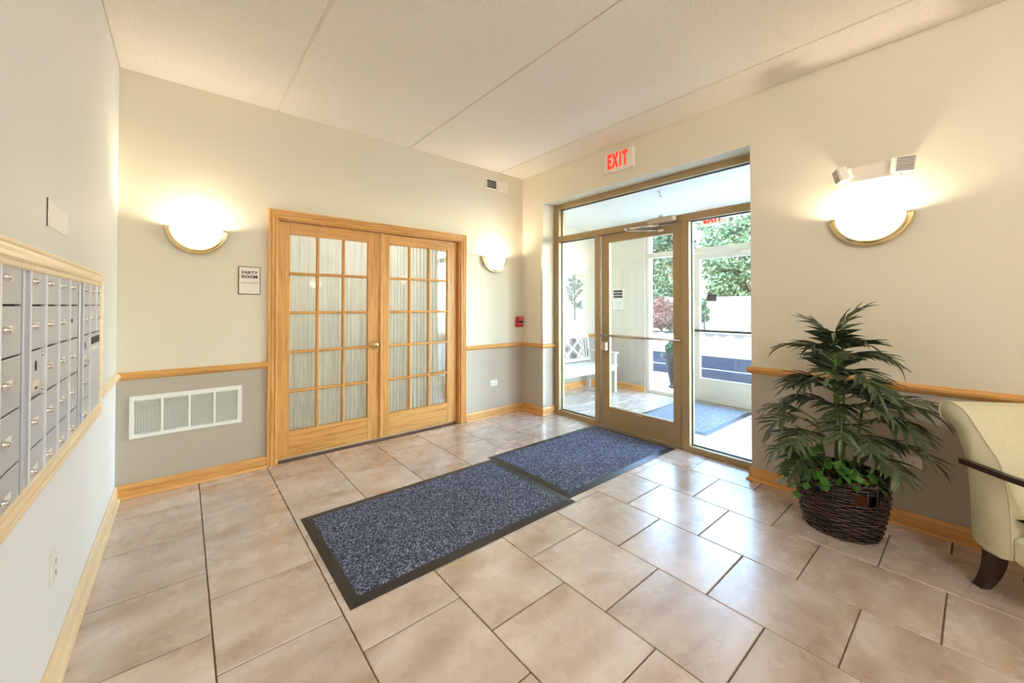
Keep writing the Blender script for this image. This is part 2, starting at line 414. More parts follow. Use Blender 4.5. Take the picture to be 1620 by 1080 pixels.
# ------------------------------------------------------------------ walls
w = MB()
w.box(XL-.12, DX0, YB, YB+.16, 0, TOP).box(DX1, XR+.1, YB, YB+.16, 0, TOP).box(DX0, DX1, YB, YB+.16, DZ, TOP)
struct(w.build('wall_back', 'paint'), 'beige wall above taupe wainscot around the wooden double doors', 'wall')
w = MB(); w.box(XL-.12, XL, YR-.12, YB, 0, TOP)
struct(w.build('wall_left', 'paint_left_daylit'), 'wall with painted-in daylight carrying the silver mailboxes', 'wall')
w = MB()
w.box(XR, XW2, YR-.12, OY0, 0, TOP).box(XR, XW2, OY1, YB, 0, TOP).box(XR, XW2, OY0, OY1, OZ, TOP)
w.box(XR+.1, XW2, YB, VY1+.1, 0, TOP)
struct(w.build('wall_right', 'paint'), 'beige wall with the glazed entrance opening and sconce', 'wall')
w = MB(); w.box(XL-.12, XR, YR-.12, YR, 0, TOP)
struct(w.build('wall_rear', 'paint'), 'beige rear wall of the lobby', 'wall')
cl = struct(MB().box(XL-.12, XW2, YR-.12, YB+.16, H+.012, TOP).build('ceiling', 'ceiling'), 'cream textured plank ceiling with long seams', 'ceiling')
seams = [XL, .625, 1.862, 3.10, XR]
for a, b in zip(seams, seams[1:]):
    MB().box(a+(.006 if a > XL else 0), b-(.006 if b < XR else 0), YR, YB, H, H+.02, .008).build('ceiling_panel', 'ceiling', cl)
# party room behind the doors (closed box)
w = MB(); w.box(DX0-.5, DX1+.5, 5.3, 5.4, 0, TOP).box(DX0-.6, DX0-.5, YB+.16, 5.3, 0, TOP).box(DX1+.5, DX1+.6, YB+.16, 5.3, 0, TOP).box(DX0-.6, DX1+.6, YB+.16, 5.4, 2.7, 2.8).box(DX0-.6, DX1+.6, YB+.1, 5.4, -.12, -.008)
struct(w.build('wall_party_room', 'paint'), 'dim room behind the curtained double doors', 'wall')
# unseen party room lamp, added to brighten the curtains
pr_t = thing('fill_light', 'added unseen fill light on the party room ceiling', 'ceiling light', (1.57, 4.7, 2.7))
MB().lathe([(0, 0), (.2, 0), (.2, -.02), (.19, -.03), (0, -.03)], 32).build('pan', 'brass', pr_t)
MB().lathe([(.185, -.03), (.18, -.06), (.13, -.095), (.06, -.112), (0, -.116)], 32).build('diffuser', 'bulb', pr_t)
ld = bpy.data.lights.new('party_fill_lamp', 'POINT'); ld.energy = 40; ld.color = (.86, .93, 1); ld.shadow_soft_size = .12
lo = bpy.data.objects.new('lamp', ld); COL.objects.link(lo); lo.parent = pr_t; lo.location = (0, 0, -.26)
# vestibule
w = MB(); w.box(XW2, VXO, VY1, VY1+.15, 0, VH)
struct(w.build('wall_vestibule_left', 'paint_vest'), 'cream vestibule wall behind the white bench', 'wall')
w = MB(); w.box(XW2, 3.93, VY0-.15, VY0, 0, VH).box(5.6, VXO, VY0-.15, VY0, 0, VH).box(3.93, 5.6, VY0-.15, VY0, 2.5, VH)
struct(w.build('wall_vestibule_right', 'paint_vest'), 'cream vestibule wall with an added side window', 'wall')
SY0, SY1, SZ = .92, 3.20, 2.60       # outer glazing opening
w = MB(); w.box(VX, VXO, SY1, VY1, 0, VH).box(VX, VXO, VY0, SY0, 0, VH).box(VX, VXO, SY0, SY1, SZ, VH)
struct(w.build('wall_vestibule_outer', 'paint_vest'), 'cream outer vestibule wall with posted notices beside glazing', 'wall')
struct(MB().box(XW2, VXO+.3, VY0-.4, VY1+.4, VH, 3.0).build('ceiling_vestibule', 'vest_ceiling'), 'smooth white vestibule ceiling', 'ceiling')
# upper storeys of the building (shade the drive in front)
w = MB(); w.box(-6, XW2, -9, 14, TOP, 9.6)
struct(w.build('wall_upper_storey', 'brick'), 'upper storeys of the building above the lobby', 'wall')
w = MB(); w.box(XR+.1, XW2, VY1+.15, 14, -.1, TOP).box(XR+.1, XW2, -9, YR-.12, -.1, TOP)
struct(w.build('wall_facade', 'brick'), 'outside facade wall beside the vestibule', 'wall')

# ------------------------------------------------------------------ baseboards, chair rails
BASE = [(0, 0), (0, .094), (.006, .098), (.012, .09), (.0165, .076), (.0165, .02), (.027, .016), (.032, .006), (.032, 0)]
RAIL = [(0, -.028), (.006, -.028), (.012, -.022), (.02, -.014), (.027, -.004), (.028, .008), (.022, .016), (.014, .02), (.008, .026), (0, .026)]
def trim(name, path, prof, z, mat, label, cat):
    # path on plan, room to the RIGHT of the walking direction
    b = MB(); pr = [(a, zz) for a, zz in prof]
    b.sweep([(p[0], p[1], z) for p in path], (0, 0, 1), pr)
    return struct(b.build(name, mat), label, cat)
CAS0, CAS1 = .56, 2.585
trim('baseboard_back', [(XL, YB), (CAS0, YB)], BASE, 0, 'oak_x', 'oak baseboard under the white return grille', 'baseboard')
trim('baseboard_back', [(CAS1, YB), (XR, YB)], BASE, 0, 'oak_x', 'oak baseboard between double doors and the corner', 'baseboard')
trim('baseboard_right', [(XR, YB), (XR, OY1), (3.70, OY1)], BASE, 0, 'oak_y', 'oak baseboard turning into the entrance opening', 'baseboard')
trim('baseboard_right', [(3.70, OY0), (XR, OY0), (XR, YR)], BASE, 0, 'oak_y', 'oak baseboard behind the potted palm and armchair', 'baseboard')
trim('baseboard_left', [(XL, YR), (XL, YB)], BASE, 0, 'maple_y', 'pale wood baseboard below the mailboxes', 'baseboard')
trim('baseboard_rear', [(XR, YR), (XL, YR)], BASE, 0, 'oak_x', 'oak baseboard of the rear wall', 'baseboard')
trim('trim_1', [(XL, YB), (CAS0, YB)], RAIL, RAILZ, 'oak_x', 'oak chair rail above the white return grille', 'chair rail')
trim('trim_2', [(CAS1, YB), (XR, YB)], RAIL, RAILZ, 'oak_x', 'oak chair rail between double doors and the corner', 'chair rail')
trim('trim_3', [(XR, YB), (XR, OY1), (3.70, OY1)], RAIL, RAILZ, 'oak_y', 'oak chair rail turning into the entrance opening', 'chair rail')
trim('trim_4', [(XR+.02, OY0), (XR, OY0), (XR, YR)], RAIL, RAILZ, 'oak_y', 'oak chair rail behind the potted palm', 'chair rail')
trim('trim_5', [(XL, 3.03), (XL, YB)], RAIL, RAILZ, 'maple_y', 'short pale chair rail between mailboxes and corner', 'chair rail')
trim('baseboard_vestibule', [(XW2, VY1), (VX, VY1), (VX, SY1)], BASE, 0, 'oak_x', 'oak baseboard in the vestibule behind the bench', 'baseboard')
trim('trim_6', [(XW2, VY1), (VX, VY1), (VX, SY1)], RAIL, RAILZ-.01, 'oak_x', 'oak chair rail in the vestibule above the bench', 'chair rail')
# metal corner guard on the opening edge
g = MB(); g.box(XR-.004, XR, OY1, OY1+.028, .10, RAILZ-.03).box(XR-.004, XR+.032, OY1-.004, OY1, .10, RAILZ-.03)
g.box(XR-.004, XR, OY1, OY1+.028, RAILZ+.03, 2.09).box(XR-.004, XR+.032, OY1-.004, OY1, RAILZ+.03, 2.09)
tag(g.build('corner_guard', 'nickel'), 'thin metal corner guard on the edge of the entrance opening', 'corner guard')

# ------------------------------------------------------------------ french doors
CASP = [(0, 0), (0, .012), (.006, .017), (.016, .017), (.02, .012), (.026, .012), (.03, .017), (.044, .019), (.05, .014), (.056, .014), (.06, .02), (.072, .02), (.074, .015), (.074, 0)]
cas = thing('trim_7', 'fluted oak casing framing the double doors', 'door casing', (0, 0, 0), 0, None, 'structure')
for k, nm in enumerate(('casing_leg', 'casing_head', 'casing_leg')):
    c = MB(); c.sweep([(DX0-.0, YB, 0), (DX0, YB, DZ-.004), (DX1, YB, DZ-.004), (DX1, YB, 0)], (0, -1, 0), [(-a, b) for a, b in CASP], only=k)
    c.build(nm, 'oak_x' if k == 1 else 'oak_z', cas)
j = MB(); j.box(DX0-.002, DX0+.014, YB, YB+.16, 0, DZ).box(DX1-.014, DX1+.002, YB, YB+.16, 0, DZ).box(DX0, DX1, YB, YB+.16, DZ-.014, DZ+.002)
j.box(DX0+.014, DX0+.026, YB+.092, YB+.12, 0, DZ-.014).box(DX1-.026, DX1-.014, YB+.092, YB+.12, 0, DZ-.014)
j.build('door_jamb', 'oak_z', cas)
DY = YB+.045          # front face of the leaves
def french_leaf(name, label, xa, xb, ga, gb, astragal):
    t = thing(name, label, 'door', (xa, DY, 0), 0, None, 'structure')
    Wd = xb-xa; g0, g1 = ga-xa, gb-xa; z0, z1, zb, zt = .022, DZ-.018, .245, 1.968; D = .042
    MB().box(0, g0, 0, D, z0, z1, .003).build('stile', 'oak_z', t)
    MB().box(g1, Wd, 0, D, z0, z1, .003).build('stile', 'oak_z', t)
    MB().box(g0, g1, .0008, D, zt, z1, .002).build('top_rail', 'oak_x', t)
    MB().box(g0, g1, .0008, D, z0, zb, .002).build('bottom_rail', 'oak_x', t)
    cw, rh, m = (g1-g0)/3, (zt-zb)/5, .0125
    prof = [(-m, .008), (-m*.35, .001), (m*.35, .001), (m, .008), (m, .034), (-m, .034)]
    for k in (1, 2):
        x = g0+cw*k; MB().prism([(x+p, q) for p, q in prof], 'z', zb, zt).build('muntin', 'oak_z', t)
    for k in range(1, 5):
        z = zb+rh*k
        b = MB()
        for i in range(3):
            b.prism([(q, z+p) for p, q in prof], 'x', g0+cw*i+(m if i else 0), g0+cw*(i+1)-(m if i < 2 else 0))
        b.build('muntin', 'oak_x', t)
    for i in range(3):
        for k in range(5):
            xa_, xb_ = g0+cw*i+(m if i else 0), g0+cw*(i+1)-(m if i < 2 else 0)
            za_, zb_ = zb+rh*k+(m if k else 0), zb+rh*(k+1)-(m if k < 4 else 0)
            MB().box(xa_, xb_, .018, .022, za_, zb_).build('pane', 'glass', t)
    # gathered sheer curtain on rods behind the panes
    nx, nz = 150, 22; vs_, fs_ = [], []
    rnd = random.Random(int(xa*1000)); ph = [rnd.uniform(0, 6.28) for _ in range(6)]
    for iz in range(nz+1):
        v = iz/nz; z = zb-.03+(zt-zb+.06)*v
        amp = .0085+.004*math.sin(v*3+ph[0])+.006*(1-v)**2; ruff = 1.0
        for ix in range(nx+1):
            x = ix/nx
            ww = x*2*PI*19+1.5*math.sin(x*9+ph[1])+.9*math.sin(v*2.2+ph[2]+x*5)
            y = .07+amp*math.sin(ww)+.004*math.sin(x*2*PI*53+ph[3]+v*1.5)+.003*math.sin(x*2*PI*11+v*4+ph[4])
            vs_.append((g0-.02+(g1-g0+.04)*x, y, z))
    for iz in range(nz):
        for ix in range(nx):
            a = iz*(nx+1)+ix; fs_.append((a, a+1, a+nx+2, a+nx+1))
    cu = MB().add(vs_, fs_, True).build('curtain', 'sheer', t, fix=False); cu['label'] = 'gathered sheer white curtain behind the panes'
    for z in (zb-.028, zt+.028):
        MB().tube([(g0-.03, .06, z), (g1+.03, .06, z)], .004, 6).build('curtain_rod', 'brass', t)
    if astragal:
        MB().prism([(-.014, .004), (-.014, -.012), (-.008, -.018), (.006, -.018), (.014, -.01), (.014, .004)], 'z', z0, z1).build('astragal', 'oak_z', t)
    else:
        kx = Wd-.056
        k = MB(); k.lathe([(0, 0), (.03, 0), (.03, .004), (.022, .009), (.012, .011), (.011, .03), (.018, .036), (.027, .046), (.028, .056), (.022, .066), (.01, .071), (0, .072)], 20)
        kb = k.build('knob', 'brass', t, loc=(kx, -.001, .957)); kb.rotation_euler = (PI/2, 0, 0); kb.scale = (1.15, 1.15, 1.05); kb['label'] = 'polished brass door knob'
    return t
french_leaf('door_1', 'oak french door with curtained panes and a brass knob', .650, 1.5555, .737, 1.441, False)
french_leaf('door_2', 'oak french door with curtained panes and no knob', 1.572, 2.494, 1.668, 2.366, True)

# ------------------------------------------------------------------ entrance glazing (inner)
FX, FD = 3.70, .11
def member(par, y0, y1, z0, z1, x0=FX, x1=FX+FD, name='frame_member', mat='bronze', b=.003):
    return MB().box(x0, x1, y0, y1, z0, z1, b).build(name, mat, par)
def pane_in(par, y0, y1, z0, z1, x, mat='glass', gas=True):
    MB().box(x-.003, x+.003, y0, y1, z0, z1).build('pane', mat, par)
    if gas:
        q = MB(); e = .007
        for (a, b, c_, d_) in ((y0-.002, y0+e, z0, z1), (y1-e, y1+.002, z0, z1), (y0, y1, z0-.002, z0+e), (y0, y1, z1-e, z1+.002)):
            q.box(x-.008, x+.008, a, b, c_, d_)
        q.build('gasket', 'gasket', par)
w1 = thing('window_1', 'champagne metal frame with sidelights and transom around the entrance door', 'window', (0, 0, 0), 0, None, 'structure')
MA0, MA1, MB0, MB1 = 2.622, 2.678, 1.645, 1.712
TB0, TB1 = 2.137, 2.205
member(w1, OY1-.078, OY1, 0, OZ, name='jamb'); member(w1, OY0, OY0+.06, 0, OZ, name='jamb')
member(w1, OY0+.06, OY1-.078, 2.545, OZ, name='head')
member(w1, OY0+.06, OY1-.078, TB0, TB1, name='transom_bar')
member(w1, MA0, MA1, 0, TB0, name='mullion'); member(w1, MB0, MB1, 0, TB0, name='mullion')
member(w1, MA1, OY1-.078, 0, .05, name='sill'); member(w1, OY0+.06, MB0, 0, .05, name='sill')
GXP = FX+.06
pane_in(w1, OY0+.06, OY1-.078, TB1, 2.545, GXP)
pane_in(w1, MA1, OY1-.078, .05, TB0, GXP)
pane_in(w1, OY0+.06, MB0, .05, TB0, GXP)
q = MB(); q.box(FX+.035, FX+FD, MB1, MA0, 0, .012).box(FX-.02, FX+FD+.02, MB1, MA0, 0, .006)
q.build('threshold', 'nickel', w1)
# door leaf
LX0, LX1 = FX+.03, FX+.075; LY0, LY1 = MB1+.004, MA0-.012
d3 = thing('door_3', 'champagne metal glass entrance door with a push bar', 'door', (0, 0, 0), 0, None, 'structure')
MB().box(LX0, LX1, LY1-.1, LY1, .014, TB0-.006, .004).build('stile', 'bronze', d3)
MB().box(LX0, LX1, LY0, LY0+.092, .014, TB0-.006, .004).build('stile', 'bronze', d3)
gy0, gy1, gz0, gz1 = LY0+.092, LY1-.1, .228, 2.045
MB().box(LX0, LX1, gy0, gy1, gz1, TB0-.006, .003).build('top_rail', 'bronze', d3)
MB().box(LX0, LX1, gy0, gy1, .014, gz0, .003).build('bottom_rail', 'bronze', d3)
pane_in(d3, gy0, gy1, gz0, gz1, (LX0+LX1)/2, gas=False)
pb = MB().tube([(LX0-.052, LY0-.006, 1.018), (LX0-.052, LY1-.01, 1.018)], .0125, 10)
for y in (LY0+.03, LY1-.05): pb.tube([(LX0-.052, y, 1.018), (LX0, y, 1.018)], .011, 8)
o = pb.build('push_bar', 'nickel', d3); o['label'] = 'slim metal push bar across the glass'
o = MB().box(LX0-.05, LX0, LY1-.085, LY1-.006, .848, .943, .006).build('lock_case', 'nickel', d3); o['label'] = 'boxy metal lock case below the push bar'
MB().box(LX0-.012, LX0, (gy0+gy1)/2-.035, (gy0+gy1)/2+.03, .20, .214, .003).build('floor_bolt', 'nickel', d3)
MB().lathe([(0, 0), (.009, 0), (.009, .006), (0, .008)], 12).build('key_cylinder', 'nickel', d3, loc=(LX0, LY1-.045, 1.21)).rotation_euler = (0, -PI/2, 0)
# closer on the transom bar
dc = thing('door_closer', 'silver door closer with folded arm above the entrance door', 'door closer', (0, 0, 0))
MB().box(FX-.055, FX, 1.77, 2.02, 2.143, 2.203, .008).build('closer_body', 'nickel', dc)
MB().box(FX-.058, FX-.02, 1.735, 1.772, 2.147, 2.2, .006).build('end_cap', 'chrome', dc)
MB().lathe([(0, 0), (.024, 0), (.024, .018), (.014, .026), (0, .026)], 16).build('spindle', 'chrome', dc, loc=(FX-.03, 1.89, 2.203))
a = MB(); a.tube([(FX-.035, 1.89, 2.13), (FX-.1, 2.05, 2.128), (FX-.12, 2.21, 2.126)], .009, 8).lathe([(0, -.012), (.016, -.012), (.016, .012), (0, .012)], 12, center=(FX-.12, 2.21, 2.126))
a.build('main_arm', 'chrome', dc)
a = MB(); a.tube([(FX-.12, 2.21, 2.112), (FX-.03, 2.06, 2.098), (LX0-.01, 1.93, 2.09)], .007, 8); a.build('forearm', 'chrome', dc)
MB().box(LX0-.02, LX0, 1.89, 1.95, 2.075, 2.1, .003).build('arm_shoe', 'chrome', dc)

# ------------------------------------------------------------------ outer glazing
OXF = VX+.03
w2 = thing('window_2', 'metal glazing with painted-in daylight around the outside door of the vestibule', 'window', (0, 0, 0), 0, None, 'structure')
def om(y0, y1, z0, z1, name): return member(w2, y0, y1, z0, z1, OXF, OXF+.11, name, 'outerframe_daylit')
OA0, OA1, OB0, OB1, OT0, OT1 = 2.535, 2.60, 1.50, 1.565, 2.085, 2.16
om(SY1-.055, SY1, 0, SZ, 'jamb'); om(SY0, SY0+.055, 0, SZ, 'jamb'); om(SY0+.055, SY1-.055, 2.545, SZ, 'head'); om(SY0+.055, SY1-.055, OT0, OT1, 'transom_bar')
om(OA0, OA1, 0, OT0, 'mullion'); om(OB0, OB1, 0, OT0, 'mullion'); om(OA0, OA1, OT1, 2.545, 'mullion'); om(OA1, SY1-.055, 0, .05, 'sill'); om(SY0+.055, OB0, 0, .05, 'sill')
ox = OXF+.055
pane_in(w2, OA1, SY1-.055, .05, OT0, ox, gas=False); pane_in(w2, SY0+.055, OB0, .05, OT0, ox, gas=False); pane_in(w2, SY0+.055, OA0, OT1, 2.545, ox, gas=False); pane_in(w2, OA1, SY1-.055, OT1, 2.545, ox, gas=False)
MB().box(OXF, OXF+.12, OB1, OA0, 0, .01).build('threshold', 'nickel', w2)
d4 = thing('door_4', 'metal glass outside door with painted-in daylight at the far end of the vestibule', 'door', (0, 0, 0), 0, None, 'structure')
px0, px1 = OXF+.03, OXF+.075; qy0, qy1 = OB1+.006, OA0-.006; hy0, hy1, hz0, hz1 = qy0+.1, qy1-.115, .335, 2.0
MB().box(px0, px1, qy1-.115, qy1, .014, OT0-.006, .004).build('stile', 'outerframe_daylit', d4)
MB().box(px0, px1, qy0, qy0+.1, .014, OT0-.006, .004).build('stile', 'outerframe_daylit', d4)
MB().box(px0, px1, hy0, hy1, hz1, OT0-.006, .003).build('top_rail', 'outerframe_daylit', d4)
MB().box(px0, px1, hy0, hy1, .014, hz0, .003).build('bottom_rail', 'outerframe_daylit', d4)
pane_in(d4, hy0, hy1, hz0, hz1, (px0+px1)/2, gas=False)
pb = MB().tube([(px0-.05, qy0+.01, 1.0), (px0-.05, qy1-.02, 1.0)], .017, 10)
for y in (qy0+.04, qy1-.05): pb.tube([(px0-.05, y, 1.0), (px0, y, 1.0)], .011, 8)
pb.build('push_bar', 'black', d4)
pl = MB().tube([(px1, hy1-.02, 1.0), (px1+.06, hy1-.02, 1.0), (px1+.06, hy1-.02, 1.2), (px1, hy1-.02, 1.2)], .012, 8)
pl.build('pull_handle', 'black', d4)
o = MB().box(px0+.014, px0+.018, 2.20, 2.33, 1.41, 1.505).build('sticker', 'print', d4); o['label'] = 'dark rectangular sticker on the glass'
MB().lathe([(0, 0), (.014, 0), (.014, .006), (0, .008)], 12).build('key_cylinder', 'nickel', d4, loc=(px0, qy1-.06, .93)).rotation_euler = (0, -PI/2, 0)
oc = MB().box(px0-.05, px0-.008, 1.62, 1.9, 2.02, 2.075, .006); tag(oc.build('door_closer', 'outerframe_daylit'), 'door closer box with painted-in daylight on the outside door', 'door closer')

# ------------------------------------------------------------------ wall sconces
SCONCE_W = 12.0
def sconce(label, loc, rz, power=SCONCE_W, s=1.0, group='half-bowl wall sconces', bulb='bulb', rim='brass'):
    t = thing('wall_sconce', label, 'sconce', loc, rz, group)
    R1, R0 = .195*s, .156*s
    # brass half-ring on the wall
    prof = [(R1, .0), (R1+.002, -.018), (R1-.003, -.032), (R1-.011, -.038), (R1-.017, -.034), (R1-.02, -.04), (R1-.029, -.045), (R1-.037, -.038), (R1-.041, 0)]
    b = MB(); n = 40; m = len(prof); vs_ = []; fs_ = []
    for i in range(n+1):
        a = PI+PI*i/n
        vs_ += [(r*math.cos(a), y, r*math.sin(a)) for r, y in prof]
    for i in range(n):
        for k in range(m-1): fs_.append((i*m+k, i*m+k+1, (i+1)*m+k+1, (i+1)*m+k))
    fs_ += [tuple(range(m)), tuple(n*m+k for k in reversed(range(m)))]
    b.add(vs_, fs_, True).build('rim', rim, t)
    # frosted quarter-globe shade, open at the top
    vs_ = []; fs_ = []; nu, nv = 28, 12
    for th_ in (0, -.005):
        for i in range(nu+1):
            a = PI+PI*i/nu
            for k in range(nv+1):
                e = PI/2*k/nv
                r = (R0+th_)*math.cos(e); vs_.append((r*math.cos(a), -(.1*s+th_)*math.sin(e)-.001, r*math.sin(a)))
    L = (nu+1)*(nv+1)
    for i in range(nu):
        for k in range(nv):
            p = i*(nv+1)+k; fs_.append((p, p+1, p+nv+2, p+nv+1)); fs_.append((L+p, L+p+nv+1, L+p+nv+2, L+p+1))
    for i in (0, nu):
        for k in range(nv):
            p = i*(nv+1)+k; fs_.append((p, p+1, L+p+1, L+p))
    MB().add(vs_, fs_, True).build('shade', bulb, t)
    MB().box(-.06*s, .06*s, -.008, 0, -.1*s, -.02*s, .003).build('backplate', 'brass', t)
    ld = bpy.data.lights.new('sconce_lamp', 'POINT'); ld.energy = power; ld.color = (1, .86, .66); ld.shadow_soft_size = .03
    lo = bpy.data.objects.new('lamp', ld); COL.objects.link(lo); lo.parent = t; lo.location = (0, -.07*s, -.035*s)
    return t
sconce('half-bowl brass-rimmed sconce between the mailboxes and the party room sign', (.0815, YB, 1.925), 0)
sconce('half-bowl brass-rimmed sconce between the double doors and the corner', (3.008, YB, 1.94), 0)
sconce('half-bowl brass-rimmed sconce under the emergency light', (XR, .426, 1.924), -PI/2)
sconce('small half-bowl sconce above metal tree art in the vestibule', (5.24, VY1, 1.99), 0, 2.5, .72, bulb='bulb_dim', rim='offwhite')
sconce('added unseen fill sconce on the rear lobby wall by the left corner', (.5, YR, 1.925), PI, 14)  # out of view, added as fill for the lobby
sconce('added unseen fill sconce on the rear lobby wall by the right corner', (2.6, YR, 1.925), PI, 14)  # second added fill sconce, also out of view
# unseen flush light behind the camera, added to fill the lobby
cl_t = thing('fill_light', 'added unseen fill light over the rear of the lobby', 'ceiling light', (.75, -1.4, H))
MB().lathe([(0, 0), (.2, 0), (.2, -.02), (.19, -.03), (0, -.03)], 32).build('pan', 'brass', cl_t)
MB().lathe([(.185, -.03), (.18, -.06), (.13, -.095), (.06, -.112), (0, -.116)], 32).build('diffuser', 'bulb', cl_t)
ld = bpy.data.lights.new('fill_lamp', 'POINT'); ld.energy = 50; ld.color = (.97, .98, 1); ld.shadow_soft_size = .12
lo = bpy.data.objects.new('lamp', ld); COL.objects.link(lo); lo.parent = cl_t; lo.location = (0, 0, -.26)

# ------------------------------------------------------------------ things on the back wall
t = thing('room_sign', 'white party room sign plate with black lettering beside the double doors', 'sign', (.427, YB, 1.545))
MB().box(-.078, .078, -.006, 0, -.113, .113, .002).build('border', 'dark', t)
MB().box(-.073, .073, -.009, -.002, -.108, .108, .001).build('plate', 'sign', t)
text('lettering', 'PARTY', .034, 'print', t, (0, -.0098, .062), 1.1, .001, 'CENTER', .0006)
text('lettering', 'ROOM', .034, 'print', t, (0, -.0098, .029), 1.1, .001, 'CENTER', .0006)
MB().box(-.062, .062, -.0105, -.009, -.021, -.018).build('divider_line', 'print', t)

t = thing('return_grille', 'long white four-panel return air grille below the chair rail', 'vent', (.044, YB, .555))
f = MB(); W_, H_ = .335, .149
cols = [(-.309, -.165), (-.150, -.007), (.008, .147), (.162, .305)]
zz0, zz1 = -.119, .115
f.box(-W_, W_, -.014, -.002, zz1, H_, .003).box(-W_, W_, -.014, -.002, -H_, zz0, .003)
for a, b in zip([-W_]+[c_[1] for c_ in cols], [c_[0] for c_ in cols]+[W_]): f.box(a, b, -.0142, -.002, zz0, zz1, .0015)
f.build('grille_frame', 'white', t)
MB().box(-W_+.01, W_-.01, -.0015, 0, -H_+.01, H_-.01).build('duct_shadow_plate', 'dark', t)
for a, b in cols:
    l_ = MB(); nz = 20
    for k in range(nz):
        z = zz0+(k+.5)*(zz1-zz0)/nz
        l_.add([(a, -.012, z-.0035), (b, -.012, z-.0035), (b, -.0025, z+.003), (a, -.0025, z+.003), (a, -.0125, z-.0025), (b, -.0125, z-.0025), (b, -.003, z+.004), (a, -.003, z+.004)],
               [(0, 1, 2, 3), (4, 7, 6, 5), (0, 4, 5, 1), (1, 5, 6, 2), (2, 6, 7, 3), (3, 7, 4, 0)])
    for k in range(1, 10):
        x = a+(b-a)*k/10; l_.box(x-.0008, x+.0008, -.0118, -.003, zz0, zz1)
    o = l_.build('louvers', 'white', t); o['kind'] = 'stuff'

t = thing('air_register', 'small cream air register with half open louvers near the ceiling', 'vent', (3.05, YB, 2.828))
f = MB(); f.box(-.172, .172, -.01, 0, .046, .063, .002).box(-.172, .172, -.01, 0, -.063, -.046, .002).box(-.172, -.153, -.01, 0, -.046, .046, .002).box(.153, .172, -.01, 0, -.046, .046, .002).box(-.005, .012, -.01, 0, -.046, .046, .002)
f.build('register_frame', 'offwhite', t)
MB().box(-.153, -.005, -.002, 0, -.046, .046).build('opening', 'dark', t)
for k in range(3):
    z = -.023+k*.023; MB().box(-.153, -.005, -.009, -.003, z-.002, z+.002).build('louver', 'offwhite', t)
for k in range(5):
    z = -.037+k*.0185; MB().box(.012, .153, -.008, -.003, z-.0088, z+.0088, .001).build('louver', 'offwhite', t)

t = thing('fire_alarm_pull', 'red fire alarm pull station by the corner', 'fire alarm', (3.424, YB, 1.138))
MB().box(-.058, .058, -.03, 0, -.068, .068, .008).build('backbox', 'red', t)
MB().box(-.05, .05, -.042, -.028, -.06, .06, .006).build('cover', 'red', t)
MB().box(-.034, .034, -.05, -.04, -.014, .014, .004).build('pull_handle', 'black', t)
text('lettering', 'FIRE', .026, 'white', t, (0, -.0425, .04), 1.0, .0006)
MB().box(-.036, .036, -.0435, -.0415, .016, .02).build('white_line', 'white', t)
MB().box(-.036, .036, -.0435, -.0415, -.024, -.02).build('white_line', 'white', t)

def outlet(label, loc, rz, horizontal, mat='white'):
    t = thing('wall_outlet', label, 'outlet', loc, rz, 'duplex wall outlets')
    a, b = (.0575, .036) if horizontal else (.036, .0575)
    MB().box(-a, a, -.006, 0, -b, b, .003).build('cover_plate', mat, t)
    for s in (-1, 1):
        cx_, cz_ = (s*.02, 0) if horizontal else (0, s*.02)
        o = MB().lathe([(0, .0085), (.015, .0085), (.0165, .006), (.0165, 0)], 18).build('receptacle', mat, t, loc=(cx_, 0, cz_)); o.rotation_euler = (PI/2, 0, 0)
        q = MB()
        for k in (-1, 1):
            if horizontal: q.box(cx_-.004, cx_+.004, -.0092, -.008, k*.005-.0012, k*.005+.0012)
            else: q.box(k*.005-.0012, k*.005+.0012, -.0092, -.008, cz_-.004, cz_+.004)
        q.lathe([(0, .001), (.0025, .001), (.0025, 0)], 10, center=(cx_+(.0095*1 if horizontal else 0), -.009, cz_-(0 if horizontal else .0095)))
        q.build('slot', 'slot', t)
    return t
outlet('white horizontal outlet between the double doors and the corner', (3.01, YB, .40), 0, True)
outlet('white upright outlet below the mailboxes', (XL, 2.035, .41), PI/2, False)
outlet('beige horizontal outlet half hidden by palm leaves', (XR, .272, .40), -PI/2, True, 'offwhite')

# ------------------------------------------------------------------ mailboxes (left wall; local x = world +Y)
def lock(par, x, z, y, label=True, knob=True):
    l_ = MB(); l_.lathe([(0, .012), (.006, .012), (.0085, .009), (.0095, 0)], 12)
    o = l_.build('lock', 'chrome', par, loc=(x, y, z)); o.rotation_euler = (PI/2, 0, 0)
    if label: MB().box(x+.012, x+.056, y-.0022, y, z-.008, z+.010, .0008).build('name_label', 'cardwhite', par)
def mail_door(par, x0, x1, z0, z1, lockpos=True, redslot=False):
    d = MB().box(x0+.0045, x1-.004, -.016, -.004, z0+.0028, z1-.0028, .0015).build('mailbox_door', 'alu', par)
    if lockpos:
        if redslot:
            MB().box(x0+.065, x0+.10, -.0155, -.0138, (z0+z1)/2, (z0+z1)/2+.017).build('dark_slot', 'slot', d)
            MB().box(x0+.03, x0+.06, -.016, -.014, (z0+z1)/2-.002, (z0+z1)/2+.014, .0006).build('name_label', 'cardwhite', d)
        else: lock(d, x0+.034, (z0+z1)/2+.005, -.016)
    return d
rows = [1.470, 1.341, 1.208, 1.066, .922, .780]
